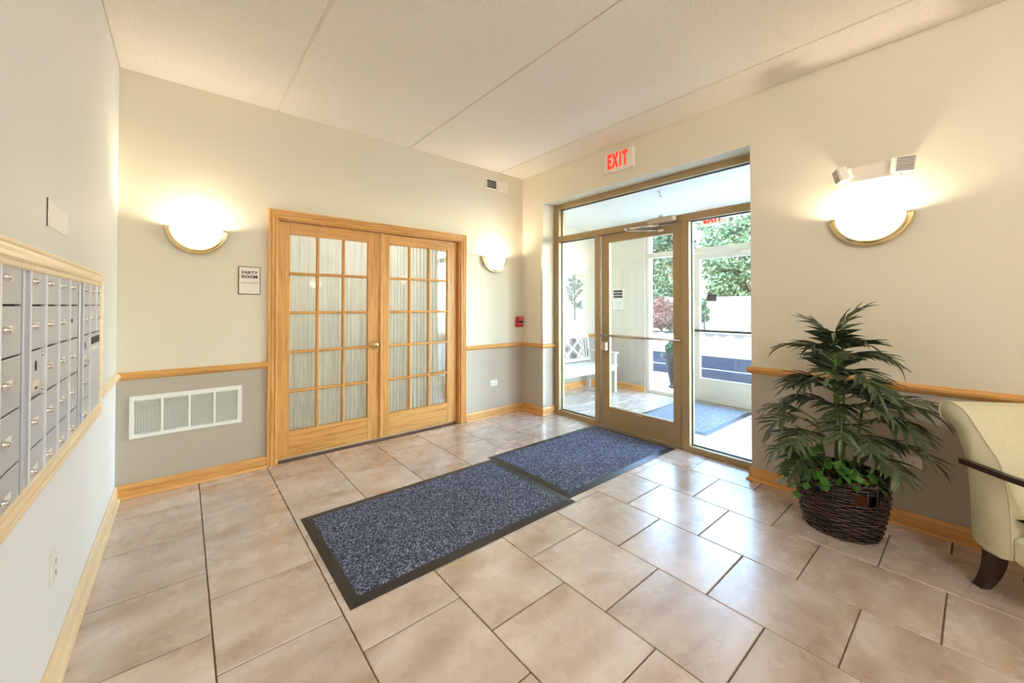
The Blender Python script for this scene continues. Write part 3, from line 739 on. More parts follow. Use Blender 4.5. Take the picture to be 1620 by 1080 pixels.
def cabinet(label, y0, cols_, zlo=.752, zhi=1.512, cut=None):
    xs = [c_-y0 for c_ in cols_]
    t = thing('mailbox_cabinet', label, 'mailbox', (XL, y0, 0), PI/2, 'wall of silver mailboxes')
    a, b = xs[0]-.028, xs[-1]+.028
    f = MB(); f.box(a, b, -.012, -.001, rows[0]+.003, zhi, .002).box(a, b, -.012, -.001, zlo, rows[-1]-.003, .002).box(a, xs[0]-.001, -.012, -.001, rows[-1]-.003, rows[0]+.003, .002).box(xs[-1]+.001, b, -.012, -.001, rows[-1]-.003, rows[0]+.003, .002)
    f.build('cabinet_frame', 'alu', t)
    l_ = MB(); l_.box(xs[0]-.004, xs[-1]+.004, -.018, -.012, rows[0]+.002, rows[0]+.006).box(xs[0]-.006, xs[0]-.001, -.018, -.012, rows[-1], rows[0]).box(xs[-1]+.001, xs[-1]+.006, -.018, -.012, rows[-1], rows[0])
    l_.build('raised_lip', 'alu', t)
    MB().box(xs[0]-.001, xs[-1]+.001, -.003, 0, rows[-1], rows[0]).build('compartment_back', 'slot', t)
    for i, x in enumerate(xs[:-1]): MB().box(x-.0035, x+.0035, -.0205, -.004, (rows[2] if i == cut else rows[-1])+.004, rows[0]-.004, .001).build('edge_highlight_strip', 'edge_highlight', t)  # bright strips stand in for light caught on the door edges
    return t, xs
P1 = [1.592-.163*k for k in range(4, -1, -1)]
t, xs = cabinet('silver mailbox cabinet cut off beside the cabinet with a key plate', P1[0]-.03, P1)
for i in range(4):
    for k in range(5): mail_door(t, xs[i], xs[i+1], rows[k+1], rows[k])
P2 = [1.66, 1.822, 1.985, 2.148, 2.308]
t, xs = cabinet('silver mailbox cabinet with a screwed key plate in the third row', P2[0]-.03, P2)
for i in range(4):
    for k in range(5):
        if i == 0 and k == 2: continue
        mail_door(t, xs[i], xs[i+1], rows[k+1], rows[k], True, i == 3 and k == 1)
def key_plate(t, x0, x1, z0, z1):
    p = MB().box(x0+.003, x1-.003, -.013, -.004, z0+.003, z1-.003, .0015).build('key_plate', 'alu', t)
    for sx in (x0+.018, x1-.018):
        for sz in (z0+.018, z1-.018):
            MB().lathe([(0, .006), (.005, .005), (.008, .001), (.008, 0)], 12).build('screw', 'chrome', p, loc=(sx, -.013, sz)).rotation_euler = (PI/2, 0, 0)
    MB().lathe([(0, .001), (.008, .001), (.008, 0)], 14, sy=2.0).build('keyhole', 'slot', p, loc=((x0+x1)/2, -.0131, (z0+z1)/2+.022)).rotation_euler = (PI/2, 0, 0)
    MB().box((x0+x1)/2-.03, (x0+x1)/2+.03, -.0142, -.0128, z0+.018, z0+.05, .0004).build('paper_label', 'sign', p)
    MB().box((x0+x1)/2-.014, (x0+x1)/2+.014, -.0146, -.014, z0+.024, z0+.03).build('printed_mark', 'slot', p)
key_plate(t, xs[0], xs[1], rows[3], rows[2])
P3 = [2.40, 2.562, 2.722, 2.886]
t, xs = cabinet('silver mailbox cabinet with a tall slotted parcel door by the corner', P3[0]-.03, P3, cut=2)
for i in range(3):
    for k in range(2): mail_door(t, xs[i], xs[i+1], rows[k+1], rows[k])
key_plate(t, xs[0], xs[1], rows[3], rows[2])
for k in (3, 4): mail_door(t, xs[0], xs[1], rows[k+1], rows[k])
d = MB().box(xs[1]+.003, xs[3]-.003, -.014, -.004, rows[5]+.003, rows[2]-.003, .0015).build('outgoing_mail_door', 'alu', t); d['label'] = 'tall plain door with a black mail slot at its top'
MB().box(xs[1]+.02, xs[3]-.02, -.0155, -.0138, rows[2]-.055, rows[2]-.02, .0006).build('mail_slot', 'slot', d)
MB().box(xs[1]+.07, xs[3]-.09, -.0155, -.0138, rows[2]-.085, rows[2]-.068, .0006).build('name_label', 'cardwhite', d)
# wood frame around the mailboxes
FR = [(0, 0), (0, .012), (.006, .016), (.012, .016), (.016, .012), (.024, .014), (.038, .024), (.05, .026), (.058, .018), (.064, .022), (.072, .022), (.076, .016), (.076, 0)]
fy0, fy1, fz0, fz1 = P1[0]-.03, 2.917, .752, 1.514
fr = MB()
fr.sweep([(XL, fy0, fz0), (XL, fy0, fz1), (XL, fy1, fz1), (XL, fy1, fz0)], (1, 0, 0), [(a_, b_) for a_, b_ in FR], closed=True)
o = fr.build('trim_8', 'maple_y'); struct(o, 'pale moulded wood frame around the silver mailboxes', 'frame')
# small placard above the frame
t = thing('notice_card', 'small white notice card on the wall above the mailboxes', 'card', (XL, 2.05, 1.652), PI/2)
MB().box(-.138, .14, -.003, 0, -.043, .043, .0005).build('card', 'cardwhite', t)
MB().box(-.146, -.1385, -.003, 0, -.046, .05, .0005).build('side_clip', 'espresso', t)
MB().prism([(-.12, -.032), (.125, -.03), (.125, .005), (.08, .012), (.0, -.004), (-.06, .004), (-.12, .0)], 'y', -.0036, -.0028).build('darker_panel', 'white', t)  # slightly darker panel on the card face

# ------------------------------------------------------------------ exit sign, emergency light
def exit_sign(label, loc, rz, w=.335, h=.2):
    t = thing('exit_sign', label, 'exit sign', loc, rz, 'exit signs')
    MB().box(-w/2, w/2, -.045, 0, -h/2, h/2, .006).build('housing', 'offwhite', t)
    for k, ch in enumerate('EXIT'):
        text('letter', ch, .19, 'exitred', t, (-.0985+[0, .068, .127, .178][k], -.0465, 0), .46, .0015, 'CENTER', .011)
    return t
exit_sign('cream exit sign with red letters above the entrance opening', (XR, 2.222, 2.812), -PI/2)
exit_sign('exit sign hanging before the outside door of the vestibule', (5.62, 2.165, 2.525), -PI/2)
t = thing('emergency_light', 'white twin-head emergency light above a sconce', 'emergency light', (XR, .405, 2.195), -PI/2)
MB().prism([(-.125, -.045), (.115, -.045), (.105, .045), (-.115, .045)], 'y', -.065, 0).build('housing', 'offwhite', t)
MB().box(-.118, .11, -.068, -.005, -.052, -.044, .002).build('base_lip', 'white', t)
def head(x, rz, tilt):
    e = MB().box(-.048, .048, -.03, .02, -.048, .048, .008).build('lamp_head', 'offwhite', t, loc=(x, -.085, .004)); e.rotation_euler = (tilt, 0, rz)
    q = MB()
    for k in range(6):
        z = -.036+k*.0144; q.box(-.039, .039, -.0335, -.029, z-.005, z+.005, .001)
    l_ = q.build('ribbed_lens', 'grayprint', e)
    k_ = MB().box(-.012, .012, .0, .05, -.03, .03, .004).build('pivot', 'offwhite', e)
head(.13, .45, .3); head(-.14, -1.15, .25)

# ------------------------------------------------------------------ sprinkler and notices in the vestibule
t = thing('ceiling_sprinkler', 'small metal sprinkler head on the vestibule ceiling', 'sprinkler', (4.25, 2.2, VH))
MB().lathe([(0, 0), (.032, 0), (.03, -.006), (.012, -.008), (.01, -.03), (0, -.03)], 16).build('escutcheon', 'nickel', t)
q = MB()
for s in (-1, 1): q.tube([(s*.008, 0, -.028), (s*.016, 0, -.042), (s*.004, 0, -.056)], .003, 6)
q.lathe([(.022, -.06), (.022, -.057), (0, -.056)], 12); q.build('deflector', 'nickel', t)
t = thing('notice_sign', 'black lettered notice plate on the vestibule wall', 'notice', (VX, 3.665, 1.541), -PI/2)
MB().box(-.098, .098, -.006, 0, -.08, .08, .001).build('plate', 'cardwhite', t)
for k in range(3): MB().box(-.085, .085, -.0075, -.0055, -.065+k*.046, -.027+k*.046).build('dark_band', 'print', t)
t = thing('paper_notice', 'white paper notice below the black notice plate', 'notice', (VX, 3.665, 1.37), -PI/2)
MB().box(-.09, .09, -.003, 0, -.075, .075).build('sheet', 'cardwhite', t)
for k in range(4): MB().box(-.07, .07, -.004, -.0028, -.05+k*.03, -.04+k*.03).build('text_line', 'grayprint', t)

# ------------------------------------------------------------------ metal tree wall art
t = thing('metal_tree_art', 'patinated metal tree wall art above the bench', 'wall art', (5.10, VY1, 1.11))
MB().tube([(0, -.02, 0), (.005, -.022, .25), (-.01, -.024, .5), (0, -.022, .62)], [.008, .007, .005, .003], 7).build('trunk', 'wire', t)
rnd = random.Random(5)
lf = [(0, 0, -.045), (.022, -.006, -.015), (.02, -.006, .02), (0, 0, .05), (-.02, .004, .02), (-.022, .004, -.015)]
lf2 = [(x, y-.003, z) for x, y, z in lf]
lmesh = MB().add(lf+lf2, [(0, 1, 2, 3, 4, 5), (11, 10, 9, 8, 7, 6)]+[(i, (i+1) % 6, 6+(i+1) % 6, 6+i) for i in range(6)]).mesh('leaf'); lmesh.materials.append(M['wire'])
for (x0, z0, x1, z1) in [(0, .2, .17, .3), (.0, .3, .2, .2), (0, .22, -.15, .42), (0, .3, -.2, .55), (0, .35, .16, .5), (-.005, .42, -.12, .68), (0, .45, .12, .66), (0, .55, -.02, .76), (0, .5, .2, .6)]:
    br = MB().tube([(x0, -.022, z0), ((x0+x1)/2+.01, -.03, (z0+z1)/2-.02), (x1, -.024, z1)], [.004, .003, .002], 5).build('branch', 'wire', t)
    for k in range(5):
        f_ = .35+.16*k; s = 1 if k % 2 else -1
        o = link('leaf', lmesh, br, (x0+(x1-x0)*f_+s*.02, -.03, z0+(z1-z0)*f_+s*.012)); o.rotation_euler = (0, rnd.uniform(-1.2, 1.2), rnd.uniform(-.4, .4)); sc = rnd.uniform(.55, .85); o.scale = (sc, sc, sc)

# ------------------------------------------------------------------ floor mats
def mat(label, x0, x1, y0, y1, cm='carpet'):
    t = thing('floor_mat', label, 'mat', ((x0+x1)/2, (y0+y1)/2, 0), 0, 'rubber-edged entrance mats')
    a, b = (x1-x0)/2, (y1-y0)/2; e = .05; h = .0085
    m_ = MB(); vs_ = [(-a, -b, 0), (a, -b, 0), (a, b, 0), (-a, b, 0), (-a, -b, .002), (a, -b, .002), (a, b, .002), (-a, b, .002), (-a+e, -b+e, h), (a-e, -b+e, h), (a-e, b-e, h), (-a+e, b-e, h)]
    m_.add(vs_, [(0, 3, 2, 1), (0, 1, 5, 4), (1, 2, 6, 5), (2, 3, 7, 6), (3, 0, 4, 7), (4, 5, 9, 8), (5, 6, 10, 9), (6, 7, 11, 10), (7, 4, 8, 11), (8, 9, 10, 11)])
    m_.build('rubber_edge', 'rubber', t)
    # carpet field with a slightly uneven pile
    nx, ny = 90, 54; vs_ = []; fs_ = []; r_ = random.Random(3)
    for iy in range(ny+1):
        for ix in range(nx+1):
            edge = ix in (0, nx) or iy in (0, ny)
            vs_.append((-a+e+(2*a-2*e)*ix/nx, -b+e+(2*b-2*e)*iy/ny, h-.001 if edge else h+.002+r_.uniform(0, .0016)))
    for iy in range(ny):
        for ix in range(nx):
            p = iy*(nx+1)+ix; fs_.append((p, p+1, p+nx+2, p+nx+1))
    MB().add(vs_, fs_, True).build('carpet_field', cm, t, fix=False)
    return t
mat('charcoal mat with black rubber edge out on the open lobby floor', .592, 2.138, 1.706, 2.622)
mat('charcoal mat with black rubber edge against the entrance threshold', 2.143, 3.668, 1.758, 2.672)
mat('mat with painted-in glass haze on the vestibule floor before the outside door', 4.28, 5.68, 1.735, 2.60, 'carpet_hazed')

# ------------------------------------------------------------------ wicker basket
BX, BY = 3.165, .525
bk = thing('wicker_basket', 'dark woven wicker basket holding the palm', 'basket', (BX, BY, 0))
bh = .335
def br_(z): u = z/bh; return .168+.042*math.sin(min(1, u*1.15)*PI/2)
nst = 26
for k in range(nst):
    a = 2*PI*k/nst
    MB().tube([((br_(z))*math.cos(a), (br_(z))*math.sin(a), z) for z in (.004, .08, .16, .24, .32)], .0042, 5).build('stake', 'wicker', bk)
HANG = math.atan2(-.9, -1.0)   # direction of the hand hole (towards the room)
rowsn = 22
for i in range(rowsn):
    z = .01+i*(bh-.02)/(rowsn-1); R = br_(z); hole = 15 <= i <= 18
    pts = []; seg = nst*6
    rr = random.Random(i)
    for k in range(seg+1):
        a = HANG+(.0 if not hole else .3)+(2*PI-(0 if not hole else .6))*k/seg
        wv = math.cos(a*nst/2+(PI if i % 2 else 0))
        pts.append(((R+.0055*wv)*math.cos(a), (R+.0055*wv)*math.sin(a), z+.0025*math.sin(a*3+i)+rr.uniform(-.0008, .0008)))
    MB().tube(pts, .006, 6, caps=hole).build('weave_strand', 'wicker', bk)
ln = MB()
for (za, zb2, gap) in ((.01, .222, 0), (.222, .278, .33), (.278, bh, 0)):
    ln.lathe([(br_(za)-.014, za), (br_(zb2)-.014, zb2)], 48, HANG+gap, HANG+2*PI-gap)
ln.build('gap_shade_liner', 'black', bk)  # black sheet standing in for the shade between strands
for off in (0, .5):   # braided rim
    pts = [((br_(bh)+.008*math.cos(24*a+off*2*PI))*math.cos(a), (br_(bh)+.008*math.cos(24*a+off*2*PI))*math.sin(a), bh+.006+.008*math.sin(24*a+off*2*PI)) for a in [2*PI*k/192 for k in range(193)]]
    MB().tube(pts, .008, 6, caps=False).build('rim_braid', 'wicker', bk)
MB().lathe([(0, .004), (.165, .004), (.165, .012), (0, .012)], 26).build('basket_base', 'wicker', bk)

# ------------------------------------------------------------------ potted palm
pl_ = thing('potted_palm', 'leafy parlour palm standing in the wicker basket by the wall', 'plant', (BX, BY, .012))
MB().lathe([(0, 0), (.105, 0), (.145, .25), (.152, .255), (.152, .285), (.14, .285), (.136, .255), (0, .255)], 28).build('pot', 'terracotta', pl_)
MB().lathe([(0, .262), (.08, .266), (.137, .258)], 24).build('soil', 'soil', pl_)
canes = [((.02, .02), (.045, .03), .95), ((-.03, -.02), (-.06, -.03), .86), ((.03, -.05), (.07, -.09), .72), ((-.04, .05), (-.08, .09), .62), ((0, -.01), (-.01, .02), 1.08)]
for (a, b, h_) in canes:
    MB().tube([(a[0], a[1], .25), ((a[0]*.6+b[0]*.4), (a[1]*.6+b[1]*.4), .25+(h_-.25)*.5), (b[0], b[1], h_)], [.0095, .008, .006], 7).build('cane', 'stem', pl_)
def leaflet_mesh(curl, seed):
    vs_ = []; fs_ = []; n = 7
    for i in range(n):
        u = i/(n-1); w_ = .5*.2*(math.sin(PI*min(1, u*.9+.08))**.8)*(1-u**6); z = -curl*u*u
        vs_ += [(u, -w_, z+.02*math.sin(u*PI)), (u, 0, z-.018), (u, w_, z+.02*math.sin(u*PI))]
    for i in range(n-1):
        for k in range(2):
            p = i*3+k; fs_.append((p, p+3, p+4, p+1))
    me = MB().add(vs_, fs_, True).mesh('leaflet', False); me.materials.append(M['palm']); return me
LM = [leaflet_mesh(c_, i) for i, c_ in enumerate((.12, .26, .42, .6))]
n_single = 0
def frond(base, az, elev, length, droop, roll=0, single=True, npair=8, ls=.13):
    """base point on a cane (plant-local), az direction in plan, droops outward"""
    global n_single
    pts = []; d0 = Vector((math.cos(az), math.sin(az), 0)); p = Vector(base); e = elev; n = 14; st = length/n
    tg = []
    for i in range(n+1):
        pts.append(p.copy()); dv = d0*math.cos(e)+Vector((0, 0, math.sin(e))); tg.append(dv.copy())
        p = p+dv*st; e -= droop/n*(.4+1.2*i/n)
    fo = MB().tube(pts, [.0042*(1-.75*i/n)+.0007 for i in range(n+1)], 5).build('frond_stalk', 'stem', pl_)
    joined = MB()
    for k in range(npair*2+1):
        u = .26+.74*(k//2)/npair if k < npair*2 else 1.0
        i = min(n-1, int(u*n)); fr_ = u*n-i
        P = pts[i].lerp(pts[min(n, i+1)], min(1, fr_)); t_ = tg[i]
        wd = t_.cross(Vector((0, 0, 1))).normalized(); up = wd.cross(t_).normalized()
        s = 0 if k == npair*2 else (1 if k % 2 else -1)
        spread = (1.2-.6*u)*s*random.uniform(.85, 1.15)
        L = ls*(.62+.55*math.sin(PI*(.2+.72*u)))*random.uniform(.88, 1.1)
        ax = (t_*math.cos(spread)+wd*math.sin(spread)+up*(.18*abs(s))).normalized()
        nn = (up-ax*up.dot(ax)+wd*random.uniform(-.15, .15)).normalized(); side = nn.cross(ax).normalized(); nn = ax.cross(side)
        X = Matrix(((ax.x*L, side.x*L, nn.x*L, P.x), (ax.y*L, side.y*L, nn.y*L, P.y), (ax.z*L, side.z*L, nn.z*L, P.z), (0, 0, 0, 1)))
        me = LM[random.choice((1, 2, 3) if u < .7 else (0, 1, 2))]
        wx = (pl_.location.x+(X @ Vector((1, 0, 0))).x); wz = (X @ Vector((1, 0, 0))).z
        if single and n_single < 300:
            o = link('leaflet', me, fo); o.matrix_basis = X; n_single += 1
        else:
            joined.add([v.co[:] for v in me.vertices], [tuple(f_.vertices) for f_ in me.polygons], True, X)
    if joined.v:
        o = joined.build('leaflets', 'palm', fo, fix=False); o['kind'] = 'stuff'
def cpt(c, f): a, b, h_ = canes[c]; return (a[0]*(1-f)+b[0]*f, a[1]*(1-f)+b[1]*f, .25+(h_-.25)*f)
# direction conventions (plant-local = world axes): +Y is towards the entrance, -Y towards the armchair, -X towards the room
dd = math.radians
F = [ # cane, height fraction, azimuth(deg), elevation, length, droop, single leaflets
 (4, 1.0, 268, 76, .25, .8, 1), (4, .98, 110, 70, .23, 1.0, 1), (4, .95, 195, 62, .25, 1.5, 1), (4, .88, 95, 48, .30, 1.5, 1), (4, .86, 262, 48, .30, 1.7, 1),
 (0, 1.0, 280, 50, .31, 1.9, 1), (1, 1.0, 170, 50, .30, 1.9, 1), (1, .93, 225, 42, .31, 2.0, 1), (1, .85, 118, 42, .34, 1.8, 1),
 (2, 1.0, 276, 36, .36, 1.5, 1), (2, .93, 258, 34, .38, 1.5, 1), (2, .82, 236, 32, .34, 1.8, 1), (3, 1.0, 105, 38, .33, 1.8, 1), (3, .9, 145, 32, .33, 1.9, 1),
 (3, .75, 172, 28, .32, 1.9, 1), (2, .6, 205, 30, .32, 1.9, 1), (1, .55, 190, 32, .33, 2.0, 1), (4, .75, 215, 42, .34, 2.1, 1),
 (0, .9, 40, 60, .2, 1.2, 0), (0, .7, 320, 55, .2, 1.3, 0), (4, .8, 20, 60, .18, 1.0, 0), (2, .78, 290, 34, .34, 1.6, 0), (3, .6, 92, 30, .3, 1.8, 0), (2, .55, 265, 26, .38, 1.4, 0), (3, .5, 128, 26, .3, 1.8, 0),
 (0, .6, 185, 44, .3, 2.0, 0), (4, .66, 235, 40, .32, 2.0, 0), (4, .68, 145, 40, .32, 2.0, 0), (1, .75, 250, 44, .3, 2.1, 0), (1, .7, 100, 40, .32, 1.9, 0), (4, .6, 275, 40, .32, 1.9, 0), (4, .55, 110, 38, .3, 1.9, 0), (2, .4, 225, 24, .3, 1.8, 0), (3, .4, 160, 24, .3, 1.8, 0), (0, .8, 255, 46, .3, 2.0, 0), (0, .78, 130, 46, .3, 2.0, 0), (4, .9, 150, 56, .26, 1.7, 0), (4, .92, 235, 56, .26, 1.7, 0)]
for (c_, f_, az, el, L, dr, sg) in F:
    frond(cpt(c_, f_), dd(az+random.uniform(-8, 8)), dd(el+random.uniform(-4, 10)), L*(.86 if 240 < az < 300 and f_ < 1 else .95)*random.uniform(.92, 1.06), dr, 0, bool(sg))

# ------------------------------------------------------------------ ivy hanging over the basket edge
iv = thing('ivy', 'trailing green ivy spilling over the basket edge', 'plant', (BX, BY, .012))
def ivy_leaf():
    pts = [(0, 0), (.35, -.3), (.5, -.55), (.62, -.28), (.8, -.3), (1.0, 0), (.8, .3), (.62, .28), (.5, .55), (.35, .3)]
    vs_ = [(x, y, -.12*x*x+.08*abs(y)) for x, y in pts]+[(.5, 0, -.06)]
    fs_ = [(i, (i+1) % 10, 10) for i in range(10)]
    me = MB().add(vs_, fs_, True).mesh('leaf', False); me.materials.append(M['ivy']); return me
IM = ivy_leaf(); rnd = random.Random(11)
for (a0, out, zt, zb_, nl) in [(112, .24, .40, .20, 9), (125, .27, .44, .24, 9), (140, .25, .42, .17, 9), (155, .24, .40, .26, 8), (170, .22, .44, .33, 8), (100, .23, .43, .30, 8), (190, .21, .46, .36, 7), (130, .2, .52, .42, 8), (150, .21, .5, .4, 8), (210, .2, .42, .34, 7), (235, .2, .4, .33, 6)]:
    a = dd(a0); dv = Vector((math.cos(a), math.sin(a), 0)); pts = [dv*.06+Vector((0, 0, .27)), dv*.13+Vector((0, 0, zt)), dv*out+Vector((0, 0, (zt+zb_)/2+.02)), dv*(out+.015)+Vector((0, 0, zb_))]
    vine = MB().tube(pts, .0025, 5).build('vine', 'stem', iv)
    for k in range(nl):
        u = .25+.75*k/(nl-1)*.999; i = min(2, int(u*3)); P = pts[i].lerp(pts[i+1], u*3-i)
        o = link('leaf', IM, vine, P); o.rotation_euler = (rnd.uniform(-.5, .5), rnd.uniform(.1, .9), a+rnd.uniform(-1.2, 1.2)); s = rnd.uniform(.042, .075); o.scale = (s, s, s)

# ------------------------------------------------------------------ armchair (partly out of frame)
# local: -y is the front, x=0 near side .. W far side; profile measured in (backward, z)
AW = .50
ch = thing('armchair', 'pale upholstered scroll-back armchair with dark wooden arms', 'armchair', (3.01, .025, 0), -PI/4)
# local y axis (backward) -> world (.707,.707); local x -> (.707,-.707)
side_prof = [(0, .205), (.008, .26), (.010, .38), (.016, .47), (.030, .605), (.060, .695), (.088, .748), (.115, .752), (.140, .764), (.153, .800), (.147, .838), (.120, .860), (.083, .857), (.029, .830), (-.014, .766), (-.064, .693), (-.105, .642), (-.128, .561), (-.143, .457), (-.148, .347), (-.150, .26), (-.148, .205)]
def smooth_poly(P, it=1):
    for _ in range(it):
        Q = []
        for i in range(len(P)):
            a, b = P[i], P[(i+1) % len(P)]
            Q.append((a[0]*.75+b[0]*.25, a[1]*.75+b[1]*.25)); Q.append((a[0]*.25+b[0]*.75, a[1]*.25+b[1]*.75))
        P = Q
    return P
SP = smooth_poly(side_prof)
bb = MB(); n = len(SP); e = .006
cen = (sum(p[0] for p in SP)/n, sum(p[1] for p in SP)/n)
def ringp(k): return [(p[0]+(cen[0]-p[0])*k, p[1]+(cen[1]-p[1])*k*.4) for p in SP]
layers = [(0, ringp(.05)), (e, SP), (AW-e, SP), (AW, ringp(.05))]
vs_ = []; fs_ = []
for x, P in layers: vs_ += [(x, p[0], p[1]) for p in P]
for li in range(3):
    for i in range(n):
        j = (i+1) % n; fs_.append((li*n+i, li*n+j, (li+1)*n+j, (li+1)*n+i))
fs_ += [tuple(range(n)), tuple(3*n+i for i in reversed(range(n)))]
bb.add(vs_, fs_, True).build('backrest', 'fabric', ch)
for x in (.003, AW-.003):
    i0 = next(i for i, p in enumerate(SP) if p[1] > .8 and p[0] > .14)
    MB().tube([(x, p[0], p[1]) for p in SP[i0-4:]], .0042, 6).build('piping', 'fabric', ch)
# seat base and cushion
MB().box(0, AW, -.64, -.14, .205, .33, .02).build('seat_base', 'fabric', ch)
cu = MB(); nx, ny = 14, 14
def cush(sx, sy, top):
    x = .015+(AW-.03)*sx; y = -.665+.515*sy; k = (1-abs(2*sx-1)**6)*(1-abs(2*sy-1)**6)
    return (x, y, .40+.055*k) if top else (x, y, .40-.07*min(1, k*1.5+.0))
vs_ = [cush(i/nx, j_/ny, True) for j_ in range(ny+1) for i in range(nx+1)]+[cush(i/nx, j_/ny, False) for j_ in range(ny+1) for i in range(nx+1)]
L = (nx+1)*(ny+1); fs_ = []
for j_ in range(ny):
    for i in range(nx):
        p = j_*(nx+1)+i; fs_.append((p, p+1, p+nx+2, p+nx+1)); fs_.append((L+p, L+p+nx+1, L+p+nx+2, L+p+1))
for i in range(nx): fs_ += [(i, L+i, L+i+1, i+1), (ny*(nx+1)+i, ny*(nx+1)+i+1, L+ny*(nx+1)+i+1, L+ny*(nx+1)+i)]
for j_ in range(ny): fs_ += [(j_*(nx+1), (j_+1)*(nx+1), L+(j_+1)*(nx+1), L+j_*(nx+1)), (j_*(nx+1)+nx, L+j_*(nx+1)+nx, L+(j_+1)*(nx+1)+nx, (j_+1)*(nx+1)+nx)]
cu.add(vs_, fs_, True).build('seat_cushion', 'fabric', ch)
for x0 in (-.034, AW+.004):
    a = MB(); a.prism([(.026, .576), (.028, .60), (-.15, .597), (-.45, .605), (-.52, .59), (-.54, .55), (-.545, .47), (-.52, .335), (-.49, .335), (-.512, .47), (-.508, .54), (-.48, .575), (-.15, .573)], 'x', x0, x0+.03)
    a.build('arm', 'espresso', ch)
def leg(x, y0, dy, par=ch):
    l_ = MB(); q = []
    for u in range(7):
        v = u/6; z = .21*(1-v); yo = y0+dy*v*v*1.0; w_ = .026-.007*v
        q.append([(x-w_, yo-w_*1.15, z), (x+w_, yo-w_*1.15, z), (x+w_, yo+w_*1.15, z), (x-w_, yo+w_*1.15, z)])
    vs_ = [p for r_ in q for p in r_]; fs_ = [(0, 1, 2, 3), (27, 26, 25, 24)]
    for u in range(6):
        for k in range(4): fs_.append((u*4+k, (u+1)*4+k, (u+1)*4+(k+1) % 4, u*4+(k+1) % 4))
    l_.add(vs_, fs_).build('leg', 'espresso', par)
leg(.034, -.055, .06); leg(AW-.034, -.055, .06); leg(.034, -.59, -.01); leg(AW-.034, -.59, -.01)

# ------------------------------------------------------------------ bench in the vestibule
bn = thing('lattice_bench', 'white wooden bench with lattice back in the vestibule', 'bench', (4.06, 3.48, 0))
BW_, BD = 1.31, .53
for (x, y, h_) in ((0, 0, .60), (BW_-.05, 0, .60)): MB().box(x, x+.05, y, y+.05, 0, h_, .004).build('leg', 'bench_white', bn)
for x in (0, BW_-.05):
    MB().prism([(BD-.05, 0), (BD, 0), (BD, .40), (BD+.055, .885), (BD+.012, .885), (BD-.05, .40)], 'x', x, x+.05).build('leg', 'bench_white', bn)
    MB().box(x-.01, x+.06, -.03, BD+.02, .60, .625, .006).build('arm', 'bench_white', bn)
    MB().box(x+.01, x+.04, .05, BD-.05, .14, .175).build('stretcher', 'bench_white', bn)
MB().box(.05, BW_-.05, .005, .035, .34, .41, .003).build('apron', 'bench_white', bn)
for k in range(6): MB().box(-.0, BW_, -.02+k*.088, .06+k*.088, .41, .432, .005).build('seat_slat', 'bench_white', bn)
def by(z): return BD-.03+(z-.40)/.485*.055
def bpiece(x0, z0, x1, z1, w_=.034, name='lattice_bar', th_=.022):
    dx, dz = x1-x0, z1-z0; L = math.hypot(dx, dz); nx_, nz_ = -dz/L*w_/2, dx/L*w_/2
    P = [(x0+nx_, z0+nz_), (x1+nx_, z1+nz_), (x1-nx_, z1-nz_), (x0-nx_, z0-nz_)]
    vs_ = [(p[0], by(p[1])-th_/2, p[1]) for p in P]+[(p[0], by(p[1])+th_/2, p[1]) for p in P]
    MB().add(vs_, [(0, 1, 2, 3), (7, 6, 5, 4), (0, 4, 5, 1), (1, 5, 6, 2), (2, 6, 7, 3), (3, 7, 4, 0)]).build(name, 'bench_white', bn)
bpiece(.05, .855, BW_-.05, .855, .07, 'top_rail', .034); bpiece(.05, .475, BW_-.05, .475, .05, 'bottom_rail', .03)
z0_, z1_ = .50, .82
for s in range(2):
    xa = .21+s*.46; xb = xa+.43
    bpiece(xa, z0_, xb, z1_); bpiece(xa, z1_, xb, z0_)
    xm, zm = (xa+xb)/2, (z0_+z1_)/2
    bpiece(xa, zm+.02, (xa+xm)/2, z1_); bpiece(xa, zm-.02, (xa+xm)/2, z0_); bpiece(xb, zm+.02, (xb+xm)/2, z1_); bpiece(xb, zm-.02, (xb+xm)/2, z0_)
for x in (.09, .15, .195, .655, BW_-.195, BW_-.15, BW_-.09): bpiece(x, z0_, x, z1_, .024, 'back_slat')

# unseen side window, added to bring more daylight into the vestibule
w3 = thing('window_3', 'added unseen side window letting daylight into the vestibule', 'window', (0, 0, 0), 0, None, 'structure')
for (a, b, c_, d_, nm) in ((3.93, 3.98, .0, 2.5, 'jamb'), (5.55, 5.6, .0, 2.5, 'jamb'), (3.98, 5.55, 2.45, 2.5, 'head'), (3.98, 5.55, 0, .05, 'sill'), (4.74, 4.79, .05, 2.45, 'mullion')):
    MB().box(a, b, VY0-.12, VY0-.03, c_, d_, .003).build(nm, 'outerframe_daylit', w3)
for a, b in ((3.98, 4.74), (4.79, 5.55)): MB().box(a, b, VY0-.078, VY0-.072, .05, 2.45).build('pane', 'glass', w3)
# ------------------------------------------------------------------ outside
def ground(name, x0, x1, y0, y1, z0, z1, mat_, label, cat): return struct(MB().box(x0, x1, y0, y1, z0, z1).build(name, mat_), label, cat)
ground('sidewalk', XW2, 7.72, -9, 22, -.25, -.021, 'concrete', 'pale concrete sidewalk outside the door', 'sidewalk')
kb = ground('kerb', 7.72, 7.86, -9, 22, -.3, -.03, 'concrete', 'concrete kerb along the drive', 'kerb')
ground('asphalt_drive', 7.86, 11.7, -9, 22, -.3, -.06, 'asphalt', 'dark asphalt drive in the shade', 'drive')
struct(MB().box(9.25, 9.31, -9, 22, -.061, -.057).build('drive_joint', 'concrete'), 'pale sealed joint along the asphalt drive', 'joint')
ground('far_ground', 11.7, 60, -40, 70, -.3, -.03, 'gravel', 'bright gravel ground beyond the drive', 'ground')
bed = MB(); bed.box(18.6, 20.9, 0, 20, -.05, -.01)
